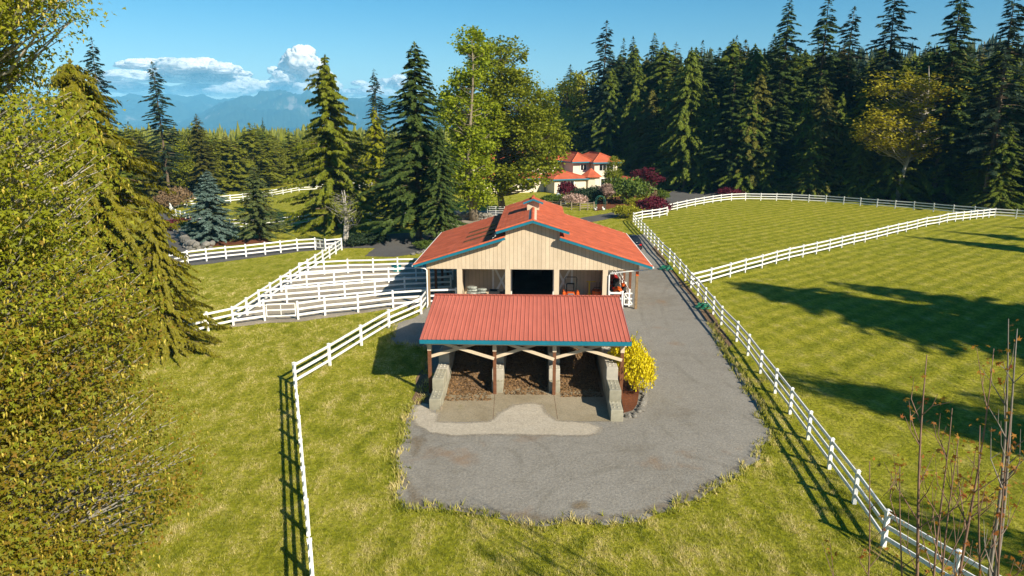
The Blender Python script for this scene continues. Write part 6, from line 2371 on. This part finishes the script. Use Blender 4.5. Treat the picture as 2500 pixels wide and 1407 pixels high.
def loft(secs):
    """sections: (y, half width low, half width high, z low, z high)"""
    mb = MB()
    V = []
    for (y, wl, wh, zl, zh) in secs:
        V += [(-wl, y, zl), (wl, y, zl), (wl * 1.02, y, zl + (zh - zl) * 0.45), (wh, y, zh - 0.05), (wh * 0.9, y, zh), (-wh * 0.9, y, zh), (-wh, y, zh - 0.05), (-wl * 1.02, y, zl + (zh - zl) * 0.45)]
    F = [tuple(range(8)), tuple(range(len(V) - 8, len(V)))[::-1]]
    for s in range(len(secs) - 1):
        F += [(s * 8 + k, s * 8 + 8 + k, s * 8 + 8 + (k + 1) % 8, s * 8 + (k + 1) % 8) for k in range(8)]
    return mb.add(V, F)


loft([(-2.3, 0.80, 0.78, 0.40, 0.85), (-2.15, 0.88, 0.86, 0.28, 1.0), (-1.0, 0.92, 0.88, 0.25, 1.05), (0.9, 0.92, 0.88, 0.25, 1.03), (2.0, 0.88, 0.80, 0.28, 0.92), (2.3, 0.78, 0.70, 0.40, 0.78)]).build('body', M['carblack'], car, True)
loft([(-2.05, 0.80, 0.70, 0.98, 1.12), (-1.6, 0.82, 0.66, 1.0, 1.52), (-0.8, 0.82, 0.64, 1.0, 1.62), (0.2, 0.82, 0.64, 1.0, 1.60), (0.75, 0.82, 0.68, 1.0, 1.35), (1.1, 0.80, 0.74, 0.98, 1.08)]).build('cabin', M['glass'], car, True)
loft([(-1.5, 0.62, 0.60, 1.54, 1.60), (-0.8, 0.63, 0.60, 1.60, 1.66), (0.15, 0.62, 0.58, 1.57, 1.63)]).build('roof_panel', M['carblack'], car, True)
for s in (-1, 1):
    for y in (-1.4, 1.45):
        wheel(car, s * 0.82, y, 0.34, 0.22)
    MB().box((s * 0.66, -2.29, 0.82), (0.26, 0.06, 0.16)).build('tail_light', M['redlens'], car)
    MB().box((s * 0.98, 0.7, 1.08), (0.16, 0.1, 0.12)).build('mirror', M['carblack'], car)
MB().box((0, -2.33, 0.5), (1.5, 0.08, 0.2)).build('bumper', M['black'], car)
MB().box((0, -2.33, 0.72), (0.5, 0.04, 0.12)).build('number_plate', M['whitestone'], car)


# ---------------------------------------------------------------- saplings in the near right corner
def sapling(px, py_top, D, seed, label, r0=0.05, nleaf=1.0, bark=None):
    rng = np.random.default_rng(seed)
    top = Pd(px, py_top, D)
    h = top.z
    bx = rng.normal(0, 0.25, 2) + np.array([0.5, -0.3])
    t = empty('maple_sapling', (top.x + bx[0], top.y + bx[1], 0), 0, label, 'sapling')
    f = lambda s: np.array([-bx[0] * s ** 1.3 + 0.10 * math.sin(s * 7 + seed), -bx[1] * s ** 1.3 + 0.10 * math.cos(s * 6 + seed), h * s])
    mb = MB()
    ss = np.linspace(0, 1, 14)
    mb.tube([f(s) for s in ss], [r0 * (1 - s) ** 0.8 + 0.007 for s in ss], 6)
    tips = [f(1.0), f(0.96)]
    for k in range(9):
        s0 = rng.uniform(0.45, 0.93)
        a = rng.uniform(0, 6.28)
        Lb = rng.uniform(0.5, 1.7) * (1.15 - s0) * 2.0
        d = np.array([math.cos(a) * 0.45, math.sin(a) * 0.45, 1.0])
        b = f(s0)
        c = b + d * Lb * 0.5 + np.array([math.cos(a), math.sin(a), 0]) * 0.12 * Lb
        e = b + d * Lb + rng.normal(0, 0.05, 3)
        mb.tube([b, c, e], [r0 * 0.45 * (1 - s0) + 0.008, 0.008, 0.004], 4, False)
        tips += [e, c * 0.5 + e * 0.5 + rng.normal(0, 0.03, 3)]
        if rng.random() < 0.6:
            e2 = c + d * Lb * 0.35 + rng.normal(0, 0.15, 3)
            mb.tube([c, e2], [0.007, 0.004], 4, False)
            tips.append(e2)
    link('stem', mb.mesh('stem', bark or M['twigbark'], True), t)
    P = []
    for q in tips:
        for k in range(int(rng.integers(2, 5) * nleaf * 0.8)):
            P.append(q + rng.normal(0, 0.06, 3))
    P = np.array(P)
    n = len(P)
    X = rng.normal(0, 0.8, (n, 3)) + [0, 0, -0.5]
    V, F = stamp(MLV, MLF, P, frames(X, rng.normal(0, 0.6, (n, 3)) + [0, 0, 0.7]), 0.078 * rng.uniform(0.5, 1.3, n))
    link('leaves', np_mesh('leaves', V, F, L['youngleaf']), t)


for k, (px, py, D, r0, nl, bk_, lb) in enumerate((
        (2128, 1120, 11.0, 0.022, 1.2, None, 'thin coppery sapling crossing the near fence rails'),
        (2205, 1135, 11.6, 0.022, 1.3, None, 'thin coppery sapling next to the leftmost one'),
        (2268, 868, 12.0, 0.045, 1.1, None, 'forked sapling with the highest leaf tuft left of the thick stems'),
        (2338, 1080, 11.0, 0.028, 1.3, None, 'short leafy sapling between the forked one and the thick stems'),
        (2318, 1000, 12.6, 0.028, 1.0, None, 'slender sapling directly behind the forked one'),
        (2420, 850, 11.6, 0.035, 1.0, None, 'slender sapling left of the tallest grey stem'),
        (2462, 775, 12.2, 0.055, 0.9, 'saplingbark', 'tall grey stemmed sapling near the right edge'),
        (2490, 800, 11.5, 0.06, 0.8, 'saplingbark', 'thick pale stemmed sapling at the very right edge'),
        (2400, 1040, 10.6, 0.026, 1.4, None, 'low bushy sapling below the tallest stems'),
        (2470, 1010, 10.4, 0.026, 1.4, None, 'low bushy sapling in the bottom right corner'))):
    sapling(px, py, D, 60 + k, lb, r0, nl, M[bk_] if bk_ else None)
